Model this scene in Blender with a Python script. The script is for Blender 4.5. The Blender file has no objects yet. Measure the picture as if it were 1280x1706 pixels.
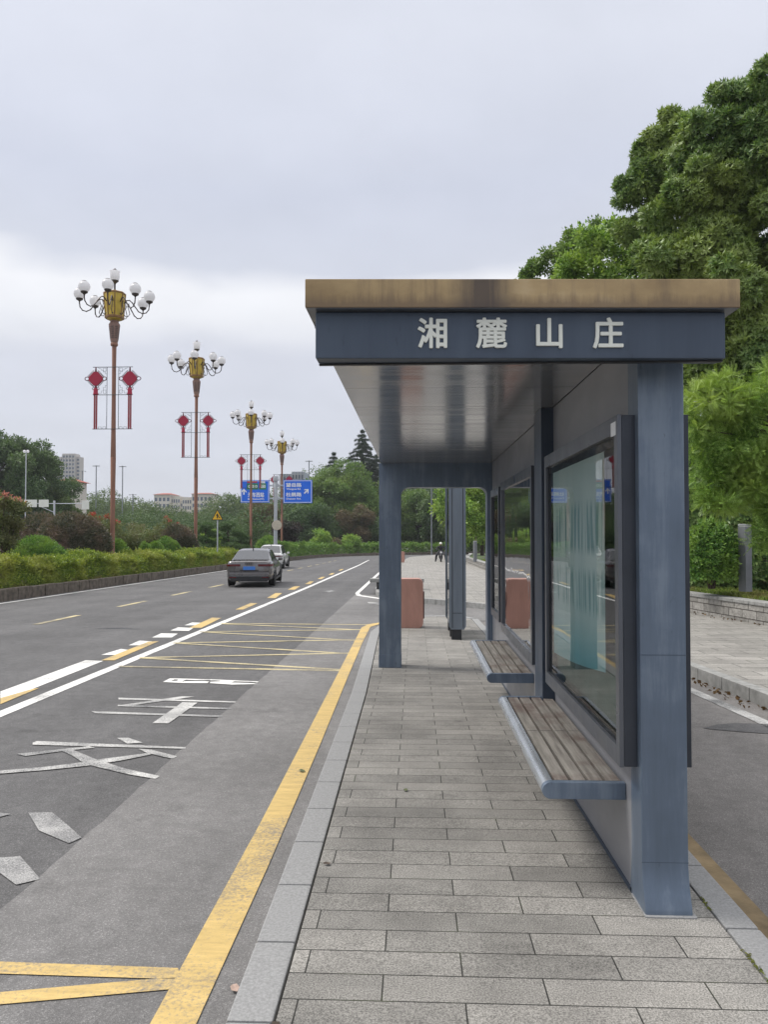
import bpy, bmesh, math, random
import numpy as np
from mathutils import Vector, Matrix, Quaternion
R = math.radians
scene = bpy.context.scene
C = scene.collection
rng = np.random.default_rng(7)
random.seed(7)

# ---------------------------------------------------------------- camera and the lie of the land
HC, S = 1.54, 0.0148                 # eye height over the pavement, fall of the street away from the camera
CAMPOS = Vector((0, 0, HC))
cam = bpy.data.cameras.new("camera"); camo = bpy.data.objects.new("camera", cam); C.objects.link(camo)
camo.location = CAMPOS
camo.rotation_euler = (R(90) + math.atan(34/1280), 0, math.atan(52/1280))
cam.sensor_fit = 'VERTICAL'; cam.sensor_height = 36; cam.lens = 36*1280/1706
cam.clip_start = 0.05; cam.clip_end = 4000
scene.camera = camo
CM = camo.rotation_euler.to_matrix()

def ray(px, py): return CM @ Vector(((px-640)/1280, (853-py)/1280, -1))
def gr(px, py, dz=0.0):              # survey: where a sight line of the photograph meets the sloping ground
    d = ray(px, py); t = (dz-HC)/(d.z + S*d.y)
    return (d.x*t, d.y*t)
def at(px, py, Y):                   # survey: the point at distance Y along a sight line
    d = ray(px, py); return CAMPOS + d*(Y/d.y)
def px_x(px, Y): return at(px, 880, Y).x
def sx_(x, y): return px_x(692+x/y*1280, y)      # first-pass survey offsets, corrected for the camera's turn
def gz(y): return -S*min(y, 150)
ROAD = -0.15

# ---------------------------------------------------------------- tagging
def tag(o, label=None, cat=None, group=None, kind=None):
    if label: o['label'] = label
    if cat: o['category'] = cat
    if group: o['group'] = group
    if kind: o['kind'] = kind
    return o
def empty(name, loc, rz=0.0, label=None, cat=None, group=None):
    o = bpy.data.objects.new(name, None); C.objects.link(o)
    o.location = loc; o.rotation_euler = (0, 0, rz); o.empty_display_size = .2
    return tag(o, label, cat, group)
def link(name, me, parent=None):
    o = bpy.data.objects.new(name, me); C.objects.link(o)
    if parent: o.parent = parent
    return o
def copy_tree(o, parent=None):
    c = o.copy(); C.objects.link(c)
    if parent: c.parent = parent
    for ch in list(o.children): copy_tree(ch, c)
    return c

# ---------------------------------------------------------------- mesh builder
class MB:
    def __init__(s): s.v = []; s.f = []
    def add(s, vs, fs):
        b = len(s.v); s.v += [tuple(p) for p in vs]; s.f += [tuple(b+i for i in f) for f in fs]; return s
    def box(s, x0, x1, y0, y1, z0, z1, M=None):
        vs = [Vector(p) for p in ((x0,y0,z0),(x1,y0,z0),(x1,y1,z0),(x0,y1,z0),(x0,y0,z1),(x1,y0,z1),(x1,y1,z1),(x0,y1,z1))]
        if M: vs = [M @ p for p in vs]
        return s.add(vs, [(0,3,2,1),(4,5,6,7),(0,1,5,4),(1,2,6,5),(2,3,7,6),(3,0,4,7)])
    def poly(s, pts): return s.add(pts, [tuple(range(len(pts)))])
    def prism(s, pts, d):            # planar polygon swept by the vector d
        n = len(pts); d = Vector(d); a = [Vector(p) for p in pts]; b = [p + d for p in a]
        return s.add(a+b, [tuple(range(n-1,-1,-1)), tuple(range(n,2*n))] + [(i,(i+1)%n,n+(i+1)%n,n+i) for i in range(n)])
    def tube(s, path, r, n=8, cap=True):
        path = [Vector(p) for p in path]; m = len(path)
        rr = r if isinstance(r, (list, tuple)) else [r]*m
        vs = []; ref = None
        for i in range(m):
            t = (path[min(i+1,m-1)] - path[max(i-1,0)]).normalized()
            if ref is None: ref = Vector((1,0,0)) if abs(t.x) < .9 else Vector((0,1,0))
            a = t.cross(ref).normalized(); b = t.cross(a).normalized(); ref = b.cross(t)
            for k in range(n):
                q = 2*math.pi*k/n; vs.append(path[i] + (a*math.cos(q)+b*math.sin(q))*rr[i])
        fs = [(i*n+k, i*n+(k+1)%n, (i+1)*n+(k+1)%n, (i+1)*n+k) for i in range(m-1) for k in range(n)]
        if cap: fs += [tuple(range(n-1,-1,-1)), tuple(range((m-1)*n, m*n))]
        return s.add(vs, fs)
    def lathe(s, prof, c=(0,0,0), n=16, axis='z', rot=0.0):
        vs = []
        for r, h in prof:
            for k in range(n):
                q = 2*math.pi*k/n + rot; a, b = r*math.cos(q), r*math.sin(q)
                p = (a, b, h) if axis == 'z' else ((h, a, b) if axis == 'x' else (a, h, b))
                vs.append((p[0]+c[0], p[1]+c[1], p[2]+c[2]))
        m = len(prof)
        fs = [(i*n+k, i*n+(k+1)%n, (i+1)*n+(k+1)%n, (i+1)*n+k) for i in range(m-1) for k in range(n)]
        fs += [tuple(range(n-1,-1,-1)), tuple(range((m-1)*n, m*n))]
        return s.add(vs, fs)
    def build(s, name, m, parent=None, bevel=0.0, smooth=None, seg=2, loc=None):
        me = bpy.data.meshes.new(name)
        bm = bmesh.new()
        vv = [bm.verts.new(p) for p in s.v]
        for f in s.f:
            try: bm.faces.new([vv[i] for i in f])
            except ValueError: pass
        bmesh.ops.recalc_face_normals(bm, faces=bm.faces[:])
        if bevel:
            es = [e for e in bm.edges if len(e.link_faces) == 2 and e.calc_face_angle(0) > R(35)]
            bmesh.ops.bevel(bm, geom=es, offset=bevel, segments=seg, affect='EDGES', profile=.5, clamp_overlap=True)
        bm.to_mesh(me); bm.free()
        if smooth or bevel:
            me.shade_smooth(); me.set_sharp_from_angle(angle=R(smooth or 40))
        if m: me.materials.append(m)
        o = link(name, me, parent)
        if bevel:
            wn = o.modifiers.new('weighted', 'WEIGHTED_NORMAL'); wn.keep_sharp = True; wn.weight = 90
        if loc: o.location = loc
        return o

def sphere_prof(r, n=10, z=0.0, a0=-90, a1=90):
    return [(max(r*math.cos(R(a0+(a1-a0)*i/n)), 1e-4), z + r*math.sin(R(a0+(a1-a0)*i/n))) for i in range(n+1)]

# ---------------------------------------------------------------- materials
def newmat(name):
    m = bpy.data.materials.new(name); m.use_nodes = True
    nt = m.node_tree; nt.nodes.clear()
    out = nt.nodes.new('ShaderNodeOutputMaterial')
    return m, nt, out
def N(nt, t, **kw):
    n = nt.nodes.new(t)
    for k, v in kw.items():
        if k in n.inputs: n.inputs[k].default_value = v
        else: setattr(n, k, v)
    return n
def c4(c): return (c[0], c[1], c[2], 1)
def coords(nt, scale=(1,1,1), kind='Object'):
    tc = N(nt, 'ShaderNodeTexCoord'); mp = N(nt, 'ShaderNodeMapping')
    mp.inputs['Scale'].default_value = scale
    nt.links.new(tc.outputs[kind], mp.inputs['Vector']); return mp.outputs['Vector']
def noise(nt, vec, scale, detail=4, rough=.55):
    n = N(nt, 'ShaderNodeTexNoise'); n.inputs['Scale'].default_value = scale
    n.inputs['Detail'].default_value = detail; n.inputs['Roughness'].default_value = rough
    nt.links.new(vec, n.inputs['Vector']); return n.outputs['Fac']
def ramp(nt, fac, stops):
    r = N(nt, 'ShaderNodeValToRGB'); e = r.color_ramp.elements
    while len(e) < len(stops): e.new(.5)
    for i, (p, c) in enumerate(stops):
        e[i].position = p; e[i].color = c4(c) if isinstance(c, (tuple, list)) else (c, c, c, 1)
    nt.links.new(fac, r.inputs['Fac']); return r.outputs['Color']
def mixc(nt, fac, a, b, mode='MIX'):
    m = N(nt, 'ShaderNodeMix', data_type='RGBA', blend_type=mode)
    for sock, val in ((m.inputs[0], fac), (m.inputs[6], a), (m.inputs[7], b)):
        if isinstance(val, (int, float)): sock.default_value = val
        elif isinstance(val, (tuple, list)): sock.default_value = c4(val)
        else: nt.links.new(val, sock)
    return m.outputs[2]
def mth(nt, op, a, b=0.0):
    m = N(nt, 'ShaderNodeMath', operation=op)
    for i, val in enumerate((a, b)):
        if isinstance(val, (int, float)): m.inputs[i].default_value = val
        else: nt.links.new(val, m.inputs[i])
    return m.outputs[0]
def bump(nt, h, strength, dist=.01):
    b = N(nt, 'ShaderNodeBump'); b.inputs['Strength'].default_value = strength; b.inputs['Distance'].default_value = dist
    nt.links.new(h, b.inputs['Height']); return b.outputs['Normal']
def finish(nt, out, col, rough=.5, metal=0.0, normal=None, spec=.5, coat=0.0):
    p = N(nt, 'ShaderNodeBsdfPrincipled')
    for key, val in (('Base Color', col), ('Roughness', rough), ('Metallic', metal), ('Specular IOR Level', spec), ('Coat Weight', coat)):
        if isinstance(val, (int, float)): p.inputs[key].default_value = val
        elif isinstance(val, (tuple, list)): p.inputs[key].default_value = c4(val)
        else: nt.links.new(val, p.inputs[key])
    if normal: nt.links.new(normal, p.inputs['Normal'])
    nt.links.new(p.outputs[0], out.inputs[0]); return p

def plain(name, c, rough=.5, metal=0.0, var=.25, scale=6, stretch=(1,1,1), b=0.0, spec=.5, coat=0.0, bscale=60):
    m, nt, out = newmat(name); v = coords(nt, stretch)
    f = noise(nt, v, scale, 5, .6)
    col = ramp(nt, f, [(.3, tuple(x*(1-var) for x in c)), (.7, tuple(min(1, x*(1+var)) for x in c))])
    rr = ramp(nt, noise(nt, v, scale*1.7, 3), [(.3, max(rough-.08, .02)), (.7, rough+.08)])
    nm = bump(nt, noise(nt, coords(nt), bscale, 3), b, .004) if b else None
    finish(nt, out, col, rr, metal, nm, spec, coat); return m

def asphalt(name, lo, hi, grit=.55):
    m, nt, out = newmat(name); v = coords(nt)
    vo = N(nt, 'ShaderNodeTexVoronoi'); vo.inputs['Scale'].default_value = 210; nt.links.new(v, vo.inputs['Vector'])
    sp = N(nt, 'ShaderNodeSeparateColor'); nt.links.new(vo.outputs['Color'], sp.inputs[0])
    fine = ramp(nt, sp.outputs[0], [(.0, lo), (.72, tuple((a+b)/2 for a, b in zip(lo, hi))), (.93, hi), (1, tuple(min(1, x*1.3) for x in hi))])
    big = ramp(nt, noise(nt, v, .55, 5, .6), [(.3, .80), (.7, 1.16)])
    lane = ramp(nt, noise(nt, coords(nt, (1.6, .05, 1)), 1.0, 4), [(.3, .88), (.7, 1.10)])
    mid = ramp(nt, noise(nt, v, 9, 4), [(.3, .88), (.7, 1.12)])
    col = mixc(nt, 1.0, mixc(nt, 1.0, mixc(nt, 1.0, fine, big, 'MULTIPLY'), mid, 'MULTIPLY'), lane, 'MULTIPLY')
    oil = ramp(nt, noise(nt, v, 2.3, 5, .68), [(.60, 1.0), (.74, .72)])
    col = mixc(nt, 1.0, col, oil, 'MULTIPLY')
    nm = bump(nt, mth(nt, 'ADD', vo.outputs['Distance'], noise(nt, v, 60, 4)), grit, .006)
    finish(nt, out, col, .85, 0, nm, .35); return m

def pavers(name, c1, c2, joint, bw=.565, rh=.1585, dirt=.42, mortar=.0032):
    m, nt, out = newmat(name); v = coords(nt)
    br = N(nt, 'ShaderNodeTexBrick', offset=.5, offset_frequency=2)
    for k, val in (('Scale', 1.0), ('Mortar Size', mortar), ('Mortar Smooth', .2), ('Brick Width', bw), ('Row Height', rh), ('Bias', -.1)): br.inputs[k].default_value = val
    br.inputs['Color1'].default_value = c4(c1); br.inputs['Color2'].default_value = c4(c2); br.inputs['Mortar'].default_value = c4(joint)
    mp = N(nt, 'ShaderNodeMapping'); mp.inputs['Location'].default_value = (.115, .065, 0); nt.links.new(v, mp.inputs['Vector'])
    nt.links.new(mp.outputs[0], br.inputs['Vector'])
    sp = ramp(nt, noise(nt, v, 150, 3, .8), [(.36, .45), (.5, 1.0), (.62, 1.5)])
    st = ramp(nt, noise(nt, v, 1.3, 6, .65), [(.25, 1-dirt), (.55, 1.0), (.8, 1.12)])
    st2 = ramp(nt, noise(nt, coords(nt, (3, 7, 1)), 1.0, 5, .7), [(.3, .86), (.7, 1.1)])
    col = mixc(nt, 1, mixc(nt, 1, mixc(nt, 1, br.outputs['Color'], sp, 'MULTIPLY'), st, 'MULTIPLY'), st2, 'MULTIPLY')
    spot = ramp(nt, noise(nt, v, 4.2, 5, .72), [(.64, 0.0), (.74, .6)])
    col = mixc(nt, spot, col, (.05, .048, .045))
    green = ramp(nt, noise(nt, v, 2.6, 5), [(.55, 0.0), (.72, .5)])
    col = mixc(nt, mth(nt, 'MULTIPLY', br.outputs['Fac'], green), col, (.07, .09, .03))
    h = mth(nt, 'SUBTRACT', mth(nt, 'MULTIPLY', noise(nt, v, 120, 4, .7), .35), br.outputs['Fac'])
    finish(nt, out, col, .75, 0, bump(nt, h, .45, .006), .35); return m

def paint(name, c, under, worn0=.35, worn1=.6, sc=55):        # road paint, rubbed through to the asphalt
    m, nt, out = newmat(name); v = coords(nt)
    n1 = noise(nt, v, sc, 6, .75); n2 = noise(nt, v, 1.6, 4)
    f = ramp(nt, mth(nt, 'ADD', mth(nt, 'MULTIPLY', n1, .55), mth(nt, 'MULTIPLY', n2, .45)), [(worn0, 1.0), (worn1, 0.0)])
    cc = mixc(nt, 1, c, ramp(nt, noise(nt, coords(nt, (3, 14, 1)), 2, 5, .7), [(.3, .74), (.7, 1.08)]), 'MULTIPLY')
    col = mixc(nt, f, cc, under)
    finish(nt, out, col, .7, 0, bump(nt, noise(nt, v, 140, 3), .3, .004), .4); return m

def steel(name, c, light, rough=.36, metal=.35, streak=1.0):  # weathered blue grey steel with chalky vertical rubs
    m, nt, out = newmat(name)
    a = noise(nt, coords(nt, (9, 9, .8)), 1.4, 6, .65); b = noise(nt, coords(nt), 2.2, 5, .6); d = noise(nt, coords(nt, (1, 1, .35)), 26, 3, .6)
    f = mth(nt, 'ADD', mth(nt, 'MULTIPLY', a, .5), mth(nt, 'MULTIPLY', b, .5))
    col = ramp(nt, f, [(.36, tuple(x*.82 for x in c)), (.5, c), (.58 + .1*(1-streak), light), (.72, tuple(x*1.1 for x in light))])
    spots = ramp(nt, d, [(.66, 0.0), (.74, .5)])
    col = mixc(nt, spots, col, tuple(x*.55 for x in c))
    rr = ramp(nt, b, [(.3, rough-.07), (.7, rough+.14)])
    finish(nt, out, col, rr, metal, bump(nt, noise(nt, coords(nt), 3.0, 2), .04, .02), .5); return m

def leaf(name, dark, mid, light, hue2=None, rough=.45, trans=.28, clump=.55, spec=.4):
    m, nt, out = newmat(name)
    g = N(nt, 'ShaderNodeNewGeometry')
    col = ramp(nt, g.outputs['Random Per Island'], [(0, dark), (.55, mid), (1, light)])
    if hue2:
        cl = ramp(nt, noise(nt, coords(nt), clump, 3), [(.45, 0.0), (.66, .85)])
        col = mixc(nt, cl, col, hue2)
    p = N(nt, 'ShaderNodeBsdfPrincipled')
    nt.links.new(col, p.inputs['Base Color']); p.inputs['Roughness'].default_value = rough; p.inputs['Specular IOR Level'].default_value = spec
    t = N(nt, 'ShaderNodeBsdfTranslucent'); nt.links.new(mixc(nt, 1, col, (1.0, 1.0, .55), 'MULTIPLY'), t.inputs[0])
    mx = N(nt, 'ShaderNodeMixShader'); mx.inputs[0].default_value = trans
    nt.links.new(p.outputs[0], mx.inputs[1]); nt.links.new(t.outputs[0], mx.inputs[2]); nt.links.new(mx.outputs[0], out.inputs[0])
    return m

def glass(name, tint, ior=1.6, rough=.01, wave=0.0):
    m, nt, out = newmat(name)
    tr = N(nt, 'ShaderNodeBsdfTransparent'); tr.inputs[0].default_value = c4(tint)
    gl = N(nt, 'ShaderNodeBsdfGlossy'); gl.inputs['Roughness'].default_value = rough
    fr = N(nt, 'ShaderNodeFresnel'); fr.inputs[0].default_value = ior
    mx = N(nt, 'ShaderNodeMixShader')
    if wave:
        nm = bump(nt, noise(nt, coords(nt, (1, 1, .6)), 2.2, 2), wave, .02); nt.links.new(nm, gl.inputs['Normal'])
    nt.links.new(fr.outputs[0], mx.inputs[0]); nt.links.new(tr.outputs[0], mx.inputs[1]); nt.links.new(gl.outputs[0], mx.inputs[2])
    nt.links.new(mx.outputs[0], out.inputs[0]); return m

M = {}
ASD = (.092, .093, .097); ASL = (.165, .16, .158)
M['asphalt'] = asphalt('asphalt', (.080, .079, .080), (.158, .155, .155))
M['asphalt_light'] = asphalt('asphalt_worn', (.142, .138, .136), (.238, .232, .228), .45)
M['asphalt_lane'] = asphalt('asphalt_side_lane', (.14, .132, .126), (.24, .228, .218), .45)
M['pavers'] = pavers('granite_pavers', (.210, .202, .186), (.292, .279, .256), (.035, .034, .03))
M['pavers_far'] = pavers('granite_pavers_pale', (.26, .25, .23), (.335, .32, .295), (.12, .115, .11), .6, .3, .3, .009)
M['granite'] = plain('grey_granite', (.262, .262, .26), .7, 0, .22, 90, b=.25, bscale=200)
M['kerb_old'] = plain('weathered_kerb_stone', (.12, .10, .08), .9, 0, .55, 5, b=.9, bscale=22)
M['kerb_pale'] = plain('pale_kerb_stone', (.26, .26, .25), .85, 0, .25, 9, b=.3, bscale=60)
M['white_paint'] = paint('white_road_paint', (.76, .75, .72), ASD, .33, .47)
M['white_ghost'] = paint('ghosted_white_road_paint', (.62, .61, .59), ASD, .41, .62, 110)
M['white_worn'] = paint('rubbed_white_road_paint', (.74, .73, .70), ASD, .42, .60, 90)
M['yellow_paint'] = paint('yellow_road_paint', (.60, .43, .165), ASL, .35, .50)
M['yellow_thin'] = paint('faded_yellow_paint', (.60, .51, .29), ASD, .38, .56)
M['gutter'] = plain('ochre_gutter', (.21, .155, .085), .85, 0, .5, 4, b=.4)
M['steel'] = steel('blue_grey_steel', (.135, .176, .236), (.188, .234, .295))
M['steel_dark'] = steel('dark_blue_grey_steel', (.058, .078, .112), (.070, .093, .130), .4, .3, .4)
M['frame'] = plain('anthracite_frame', (.045, .052, .066), .38, .4, .2, 3)
M['frame_side'] = plain('dark_frame_metal', (.125, .135, .155), .34, .5, .06, 3)
M['totem'] = plain('grey_box_metal', (.16, .19, .225), .42, .4, .15, 2, (4, 4, .5))
M['dark'] = plain('black_plastic', (.018, .019, .022), .5, 0, .2)
M['chrome'] = plain('bright_metal', (.62, .65, .69), .22, .9, .1)
M['white_plastic'] = plain('white_lettering', (.72, .74, .68), .45, 0, .06, 4)
M['white_letters'] = plain('white_sign_film', (.85, .87, .88), .5, 0, .03)
M['grey_metal'] = plain('galvanised_metal', (.36, .37, .38), .5, .4, .15, 5)

def fascia_mat():
    m, nt, out = newmat('stained_tan_fascia')
    v = coords(nt)
    sx = N(nt, 'ShaderNodeSeparateXYZ'); nt.links.new(v, sx.inputs[0])
    drip = noise(nt, coords(nt, (15, 15, 1.6)), 1.0, 6, .72)
    base = ramp(nt, noise(nt, coords(nt, (3, 3, 5)), 1.2, 5, .6), [(.3, (.29, .205, .105)), (.6, (.43, .315, .165)), (.75, (.50, .385, .23))])
    # dirt gathers towards the lower lip and in one broad soot mark a third of the way along
    low = ramp(nt, mth(nt, 'ADD', mth(nt, 'MULTIPLY', mth(nt, 'SUBTRACT', 2.47, sx.outputs['Z']), 9.0), mth(nt, 'MULTIPLY', drip, .9)), [(.45, 0.0), (.80, .7)])
    soot = N(nt, 'ShaderNodeMath', operation='ABSOLUTE'); nt.links.new(mth(nt, 'SUBTRACT', sx.outputs['X'], .27), soot.inputs[0])
    sf = ramp(nt, mth(nt, 'ADD', mth(nt, 'MULTIPLY', soot.outputs[0], 4.0), mth(nt, 'MULTIPLY', drip, .8)), [(.50, .9), (.95, .0)])
    streak = ramp(nt, drip, [(.52, 0.0), (.72, .55)])
    col = mixc(nt, low, base, (.15, .105, .07)); col = mixc(nt, sf, col, (.075, .06, .055)); col = mixc(nt, streak, col, (.17, .125, .085))
    finish(nt, out, col, .6, 0, bump(nt, drip, .08, .01), .4); return m
M['fascia'] = fascia_mat()

def ceiling_mat():
    m, nt, out = newmat('brushed_ceiling_panels')
    v = coords(nt, (.5, 7, 1)); w = noise(nt, v, 1.0, 4, .6)
    col = ramp(nt, noise(nt, coords(nt, (.8, 4, 1)), 1.3, 5, .6), [(.3, (.37, .375, .385)), (.7, (.48, .48, .485))])
    rr = ramp(nt, noise(nt, coords(nt, (1, 14, 1)), 1.0, 4), [(.3, .10), (.7, .22)])
    finish(nt, out, col, rr, .70, bump(nt, noise(nt, coords(nt, (.5, 1.6, 1)), 1.0, 2), .03, .02), .5); return m
M['ceiling'] = ceiling_mat()
M['wall_metal'] = plain('grey_wall_panel', (.27, .275, .295), .36, .25, .08, 1.2, (1, 1, 2))

def slat_mat():
    m, nt, out = newmat('weathered_teak')
    g = noise(nt, coords(nt, (30, 1.6, 30)), 1.6, 6, .7); b = noise(nt, coords(nt), 3.5, 5)
    rp = N(nt, 'ShaderNodeNewGeometry')
    base = ramp(nt, g, [(.3, (.11, .10, .09)), (.55, (.235, .218, .195)), (.75, (.325, .308, .28))])
    per = ramp(nt, rp.outputs['Random Per Island'], [(0, .75), (1, 1.25)])
    col = mixc(nt, 1, base, per, 'MULTIPLY')
    col = mixc(nt, ramp(nt, b, [(.52, 0.0), (.7, .65)]), col, (.085, .045, .035))
    finish(nt, out, col, .65, 0, bump(nt, g, .3, .004), .35); return m
M['slat'] = slat_mat()

def poster_mat():
    m, nt, out = newmat('faded_poster')
    v = coords(nt)
    sx = N(nt, 'ShaderNodeSeparateXYZ'); nt.links.new(v, sx.inputs[0])
    t = mth(nt, 'DIVIDE', mth(nt, 'SUBTRACT', sx.outputs['Z'], .75), 1.25)
    base = ramp(nt, t, [(0, (.24, .50, .54)), (.09, (.27, .55, .60)), (.26, (.70, .80, .80)), (.55, (.86, .88, .86)), (1, (.68, .72, .70))])
    wash = ramp(nt, noise(nt, coords(nt, (1, 2.5, .8)), 1.2, 3, .5), [(.45, 0.0), (.75, .35)])
    col = mixc(nt, wash, base, (.36, .50, .51))
    # two blocks of run and bleached print, too faded to read
    def band(a, b):
        up = ramp(nt, t, [(a-.02, 0.0), (a+.02, 1.0)]); dn = ramp(nt, t, [(b-.03, 1.0), (b+.02, 0.0)])
        return mth(nt, 'MULTIPLY', up, dn)
    marks = ramp(nt, noise(nt, coords(nt, (1, 22, 1.6)), 1.0, 3, .5), [(.47, 0.0), (.56, .75)])
    bb = mth(nt, 'ADD', band(.30, .47), band(.55, .76))
    col = mixc(nt, mth(nt, 'MULTIPLY', bb, marks), col, (.22, .40, .41))
    finish(nt, out, col, .6, 0, None, .3); return m
M['poster'] = poster_mat()
M['backing'] = plain('green_grey_backing', (.17, .23, .20), .7, 0, .2, 3)
M['glass'] = glass('case_glass', (.90, .98, .94), 1.52)
def mirror_mat():
    m, nt, out = newmat('dark_mirror_film')
    nm = bump(nt, noise(nt, coords(nt, (1, 1.2, .7)), 2.0, 2), .10, .03)
    finish(nt, out, (.50, .50, .50), .03, 1.0, nm, .5); return m
M['mirror'] = mirror_mat()

# lamps and signs
M['pole_red'] = plain('red_brown_pole_paint', (.29, .145, .098), .55, .1, .2, 2, (3, 3, .4))
M['capital'] = plain('rose_brown_cast_metal', (.26, .16, .13), .6, .1, .25, 14, b=.3)
M['gold'] = plain('gold_lantern_panel', (.56, .40, .06), .45, .2, .25, 3)
M['gold_rib'] = plain('copper_rib', (.30, .17, .07), .5, .3, .2)
def globe_mat():
    m, nt, out = newmat('frosted_globe')
    p = finish(nt, out, (.92, .91, .91), .25, 0, None, .5, .3)
    t = N(nt, 'ShaderNodeBsdfTranslucent'); t.inputs[0].default_value = (.9, .9, .92, 1)
    mx = N(nt, 'ShaderNodeMixShader'); mx.inputs[0].default_value = .65
    nt.links.new(p.outputs[0], mx.inputs[1]); nt.links.new(t.outputs[0], mx.inputs[2]); nt.links.new(mx.outputs[0], out.inputs[0]); return m
M['globe'] = globe_mat()
M['iron'] = plain('dark_iron', (.075, .062, .058), .5, .5, .2)
M['fret'] = plain('green_grey_fretwork', (.05, .065, .065), .5, .4, .2)
M['knot_red'] = plain('crimson_knot', (.38, .010, .045), .5, 0, .35, 60, b=.2)
M['knot_rim'] = plain('maroon_knot_rim', (.13, .022, .035), .5, 0, .2)
M['tassel'] = plain('red_tassel_tube', (.30, .03, .04), .35, 0, .25, 8)
M['tassel_light'] = plain('pale_tassel_slot', (.55, .28, .28), .4, 0, .1)
M['sign_blue'] = plain('blue_sign_film', (.006, .15, .80), .4, 0, .06, 2)
M['sign_green'] = plain('green_sign_film', (.02, .22, .09), .4, 0, .06)
M['sign_yellow'] = plain('yellow_sign_film', (.80, .48, .02), .4, 0, .06)
M['sign_black'] = plain('black_sign_film', (.015, .015, .015), .5, 0, .1)
M['sign_red'] = plain('red_sign_film', (.5, .03, .03), .5, 0, .1)
M['beige'] = plain('beige_disc', (.52, .48, .38), .6, 0, .1)
M['pale_pole'] = plain('pale_grey_pole', (.50, .53, .56), .5, .2, .12)
M['bin'] = plain('brick_red_bin', (.44, .235, .185), .55, .1, .14, 3, (2, 2, .6), b=.06)
M['bin_dark'] = plain('dark_red_bin_side', (.09, .022, .02), .5, .1, .2)
M['car_grey'] = plain('dark_grey_car_paint', (.155, .147, .15), .28, .45, .02, .6, coat=.8)
M['car_white'] = plain('white_car_paint', (.66, .66, .65), .28, .0, .04, 2, coat=.8)
M['car_glass'] = plain('car_glass', (.035, .04, .05), .06, 0, .1, spec=.9)
M['tyre'] = plain('tyre_rubber', (.016, .016, .017), .8, 0, .2)
M['rim'] = plain('alloy_rim', (.22, .22, .23), .35, .8, .1)
M['tail'] = plain('dark_red_tail_lamp', (.10, .006, .010), .15, 0, .2, 4, coat=.6)
M['plate'] = plain('blue_number_plate', (.05, .20, .62), .4, 0, .08)
M['bark'] = plain('brown_bark', (.075, .055, .042), .9, 0, .4, 9, (4, 4, 1), b=.9, bscale=25)
M['bark_pale'] = plain('pale_yellow_bark', (.30, .28, .15), .8, 0, .3, 6, (4, 4, 1), b=.4, bscale=25)
M['soil'] = plain('planting_soil', (.05, .036, .026), .95, 0, .4, 8, b=.9, bscale=30)
M['grass_ground'] = plain('grass_ground', (.055, .085, .022), .95, 0, .4, 8, b=.8, bscale=60)
M['earth'] = plain('far_ground', (.07, .085, .05), .95, 0, .3, .2)
M['skin'] = plain('skin', (.45, .29, .21), .6, 0, .06)
M['jacket'] = plain('black_clothes', (.015, .016, .02), .7, 0, .3, 12, b=.2)
M['bloss_pink'] = leaf('pink_blossom', (.50, .16, .16), (.62, .26, .24), (.72, .40, .36), None, .7, .3)
M['bloss_red'] = leaf('red_blossom', (.35, .02, .03), (.48, .04, .05), (.55, .10, .09), None, .7, .3)

def rough_stone():
    m, nt, out = newmat('rough_split_stone')
    v = coords(nt, (1, 1, 1), 'UV')
    br = N(nt, 'ShaderNodeTexBrick', offset=.43, offset_frequency=2)
    for k, val in (('Scale', 1.0), ('Mortar Size', .012), ('Mortar Smooth', .5), ('Brick Width', .52), ('Row Height', .17)): br.inputs[k].default_value = val
    br.inputs['Color1'].default_value = (.36, .345, .32, 1); br.inputs['Color2'].default_value = (.25, .24, .22, 1); br.inputs['Mortar'].default_value = (.11, .10, .09, 1)
    nt.links.new(v, br.inputs['Vector'])
    w = coords(nt); n = noise(nt, w, 11, 6, .7)
    col = mixc(nt, 1, br.outputs['Color'], ramp(nt, n, [(.3, .62), (.65, 1.15)]), 'MULTIPLY')
    h = mth(nt, 'SUBTRACT', mth(nt, 'MULTIPLY', n, 1.3), br.outputs['Fac'])
    finish(nt, out, col, .9, 0, bump(nt, h, .9, .03), .3); return m
M['stone'] = rough_stone()

# ================================================================ SETTING
def sheet(name, pts, dz, m, parent=None, kind='structure'):
    mb = MB(); mb.poly([(x, y, gz(y)+dz) for x, y in pts])
    o = mb.build(name, m, parent)
    if o.data.polygons[0].normal.z < 0: o.data.flip_normals()
    if kind: tag(o, kind=kind)
    return o
def slab(name, pts, z0, z1, m, bevel=0.0, kind='structure'):
    mb = MB(); n = len(pts)
    a = [(x, y, gz(y)+z0) for x, y in pts]; b = [(x, y, gz(y)+z1) for x, y in pts]
    mb.add(a+b, [tuple(range(n-1,-1,-1)), tuple(range(n,2*n))] + [(i,(i+1)%n,n+(i+1)%n,n+i) for i in range(n)])
    o = mb.build(name, m, None, bevel)
    if kind: tag(o, kind=kind)
    return o
g = MB(); g.add([(-900,-100,gz(-100)-.19),(900,-100,gz(-100)-.19),(900,150,gz(150)-.19),(-900,150,gz(150)-.19),(900,1200,gz(150)-.19),(-900,1200,gz(150)-.19)], [(0,1,2,3),(3,2,4,5)])
tag(g.build('ground', M['earth']), kind='structure')
sheet('road', [(-12.2,-40),(14,-40),(14,60),(10,149),(-12.2,149)], ROAD, M['asphalt'])
sheet('far_carriageway', [(-60,-40),(-19,-40),(-19,149),(-60,149)], ROAD-.02, M['asphalt_lane'])
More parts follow.
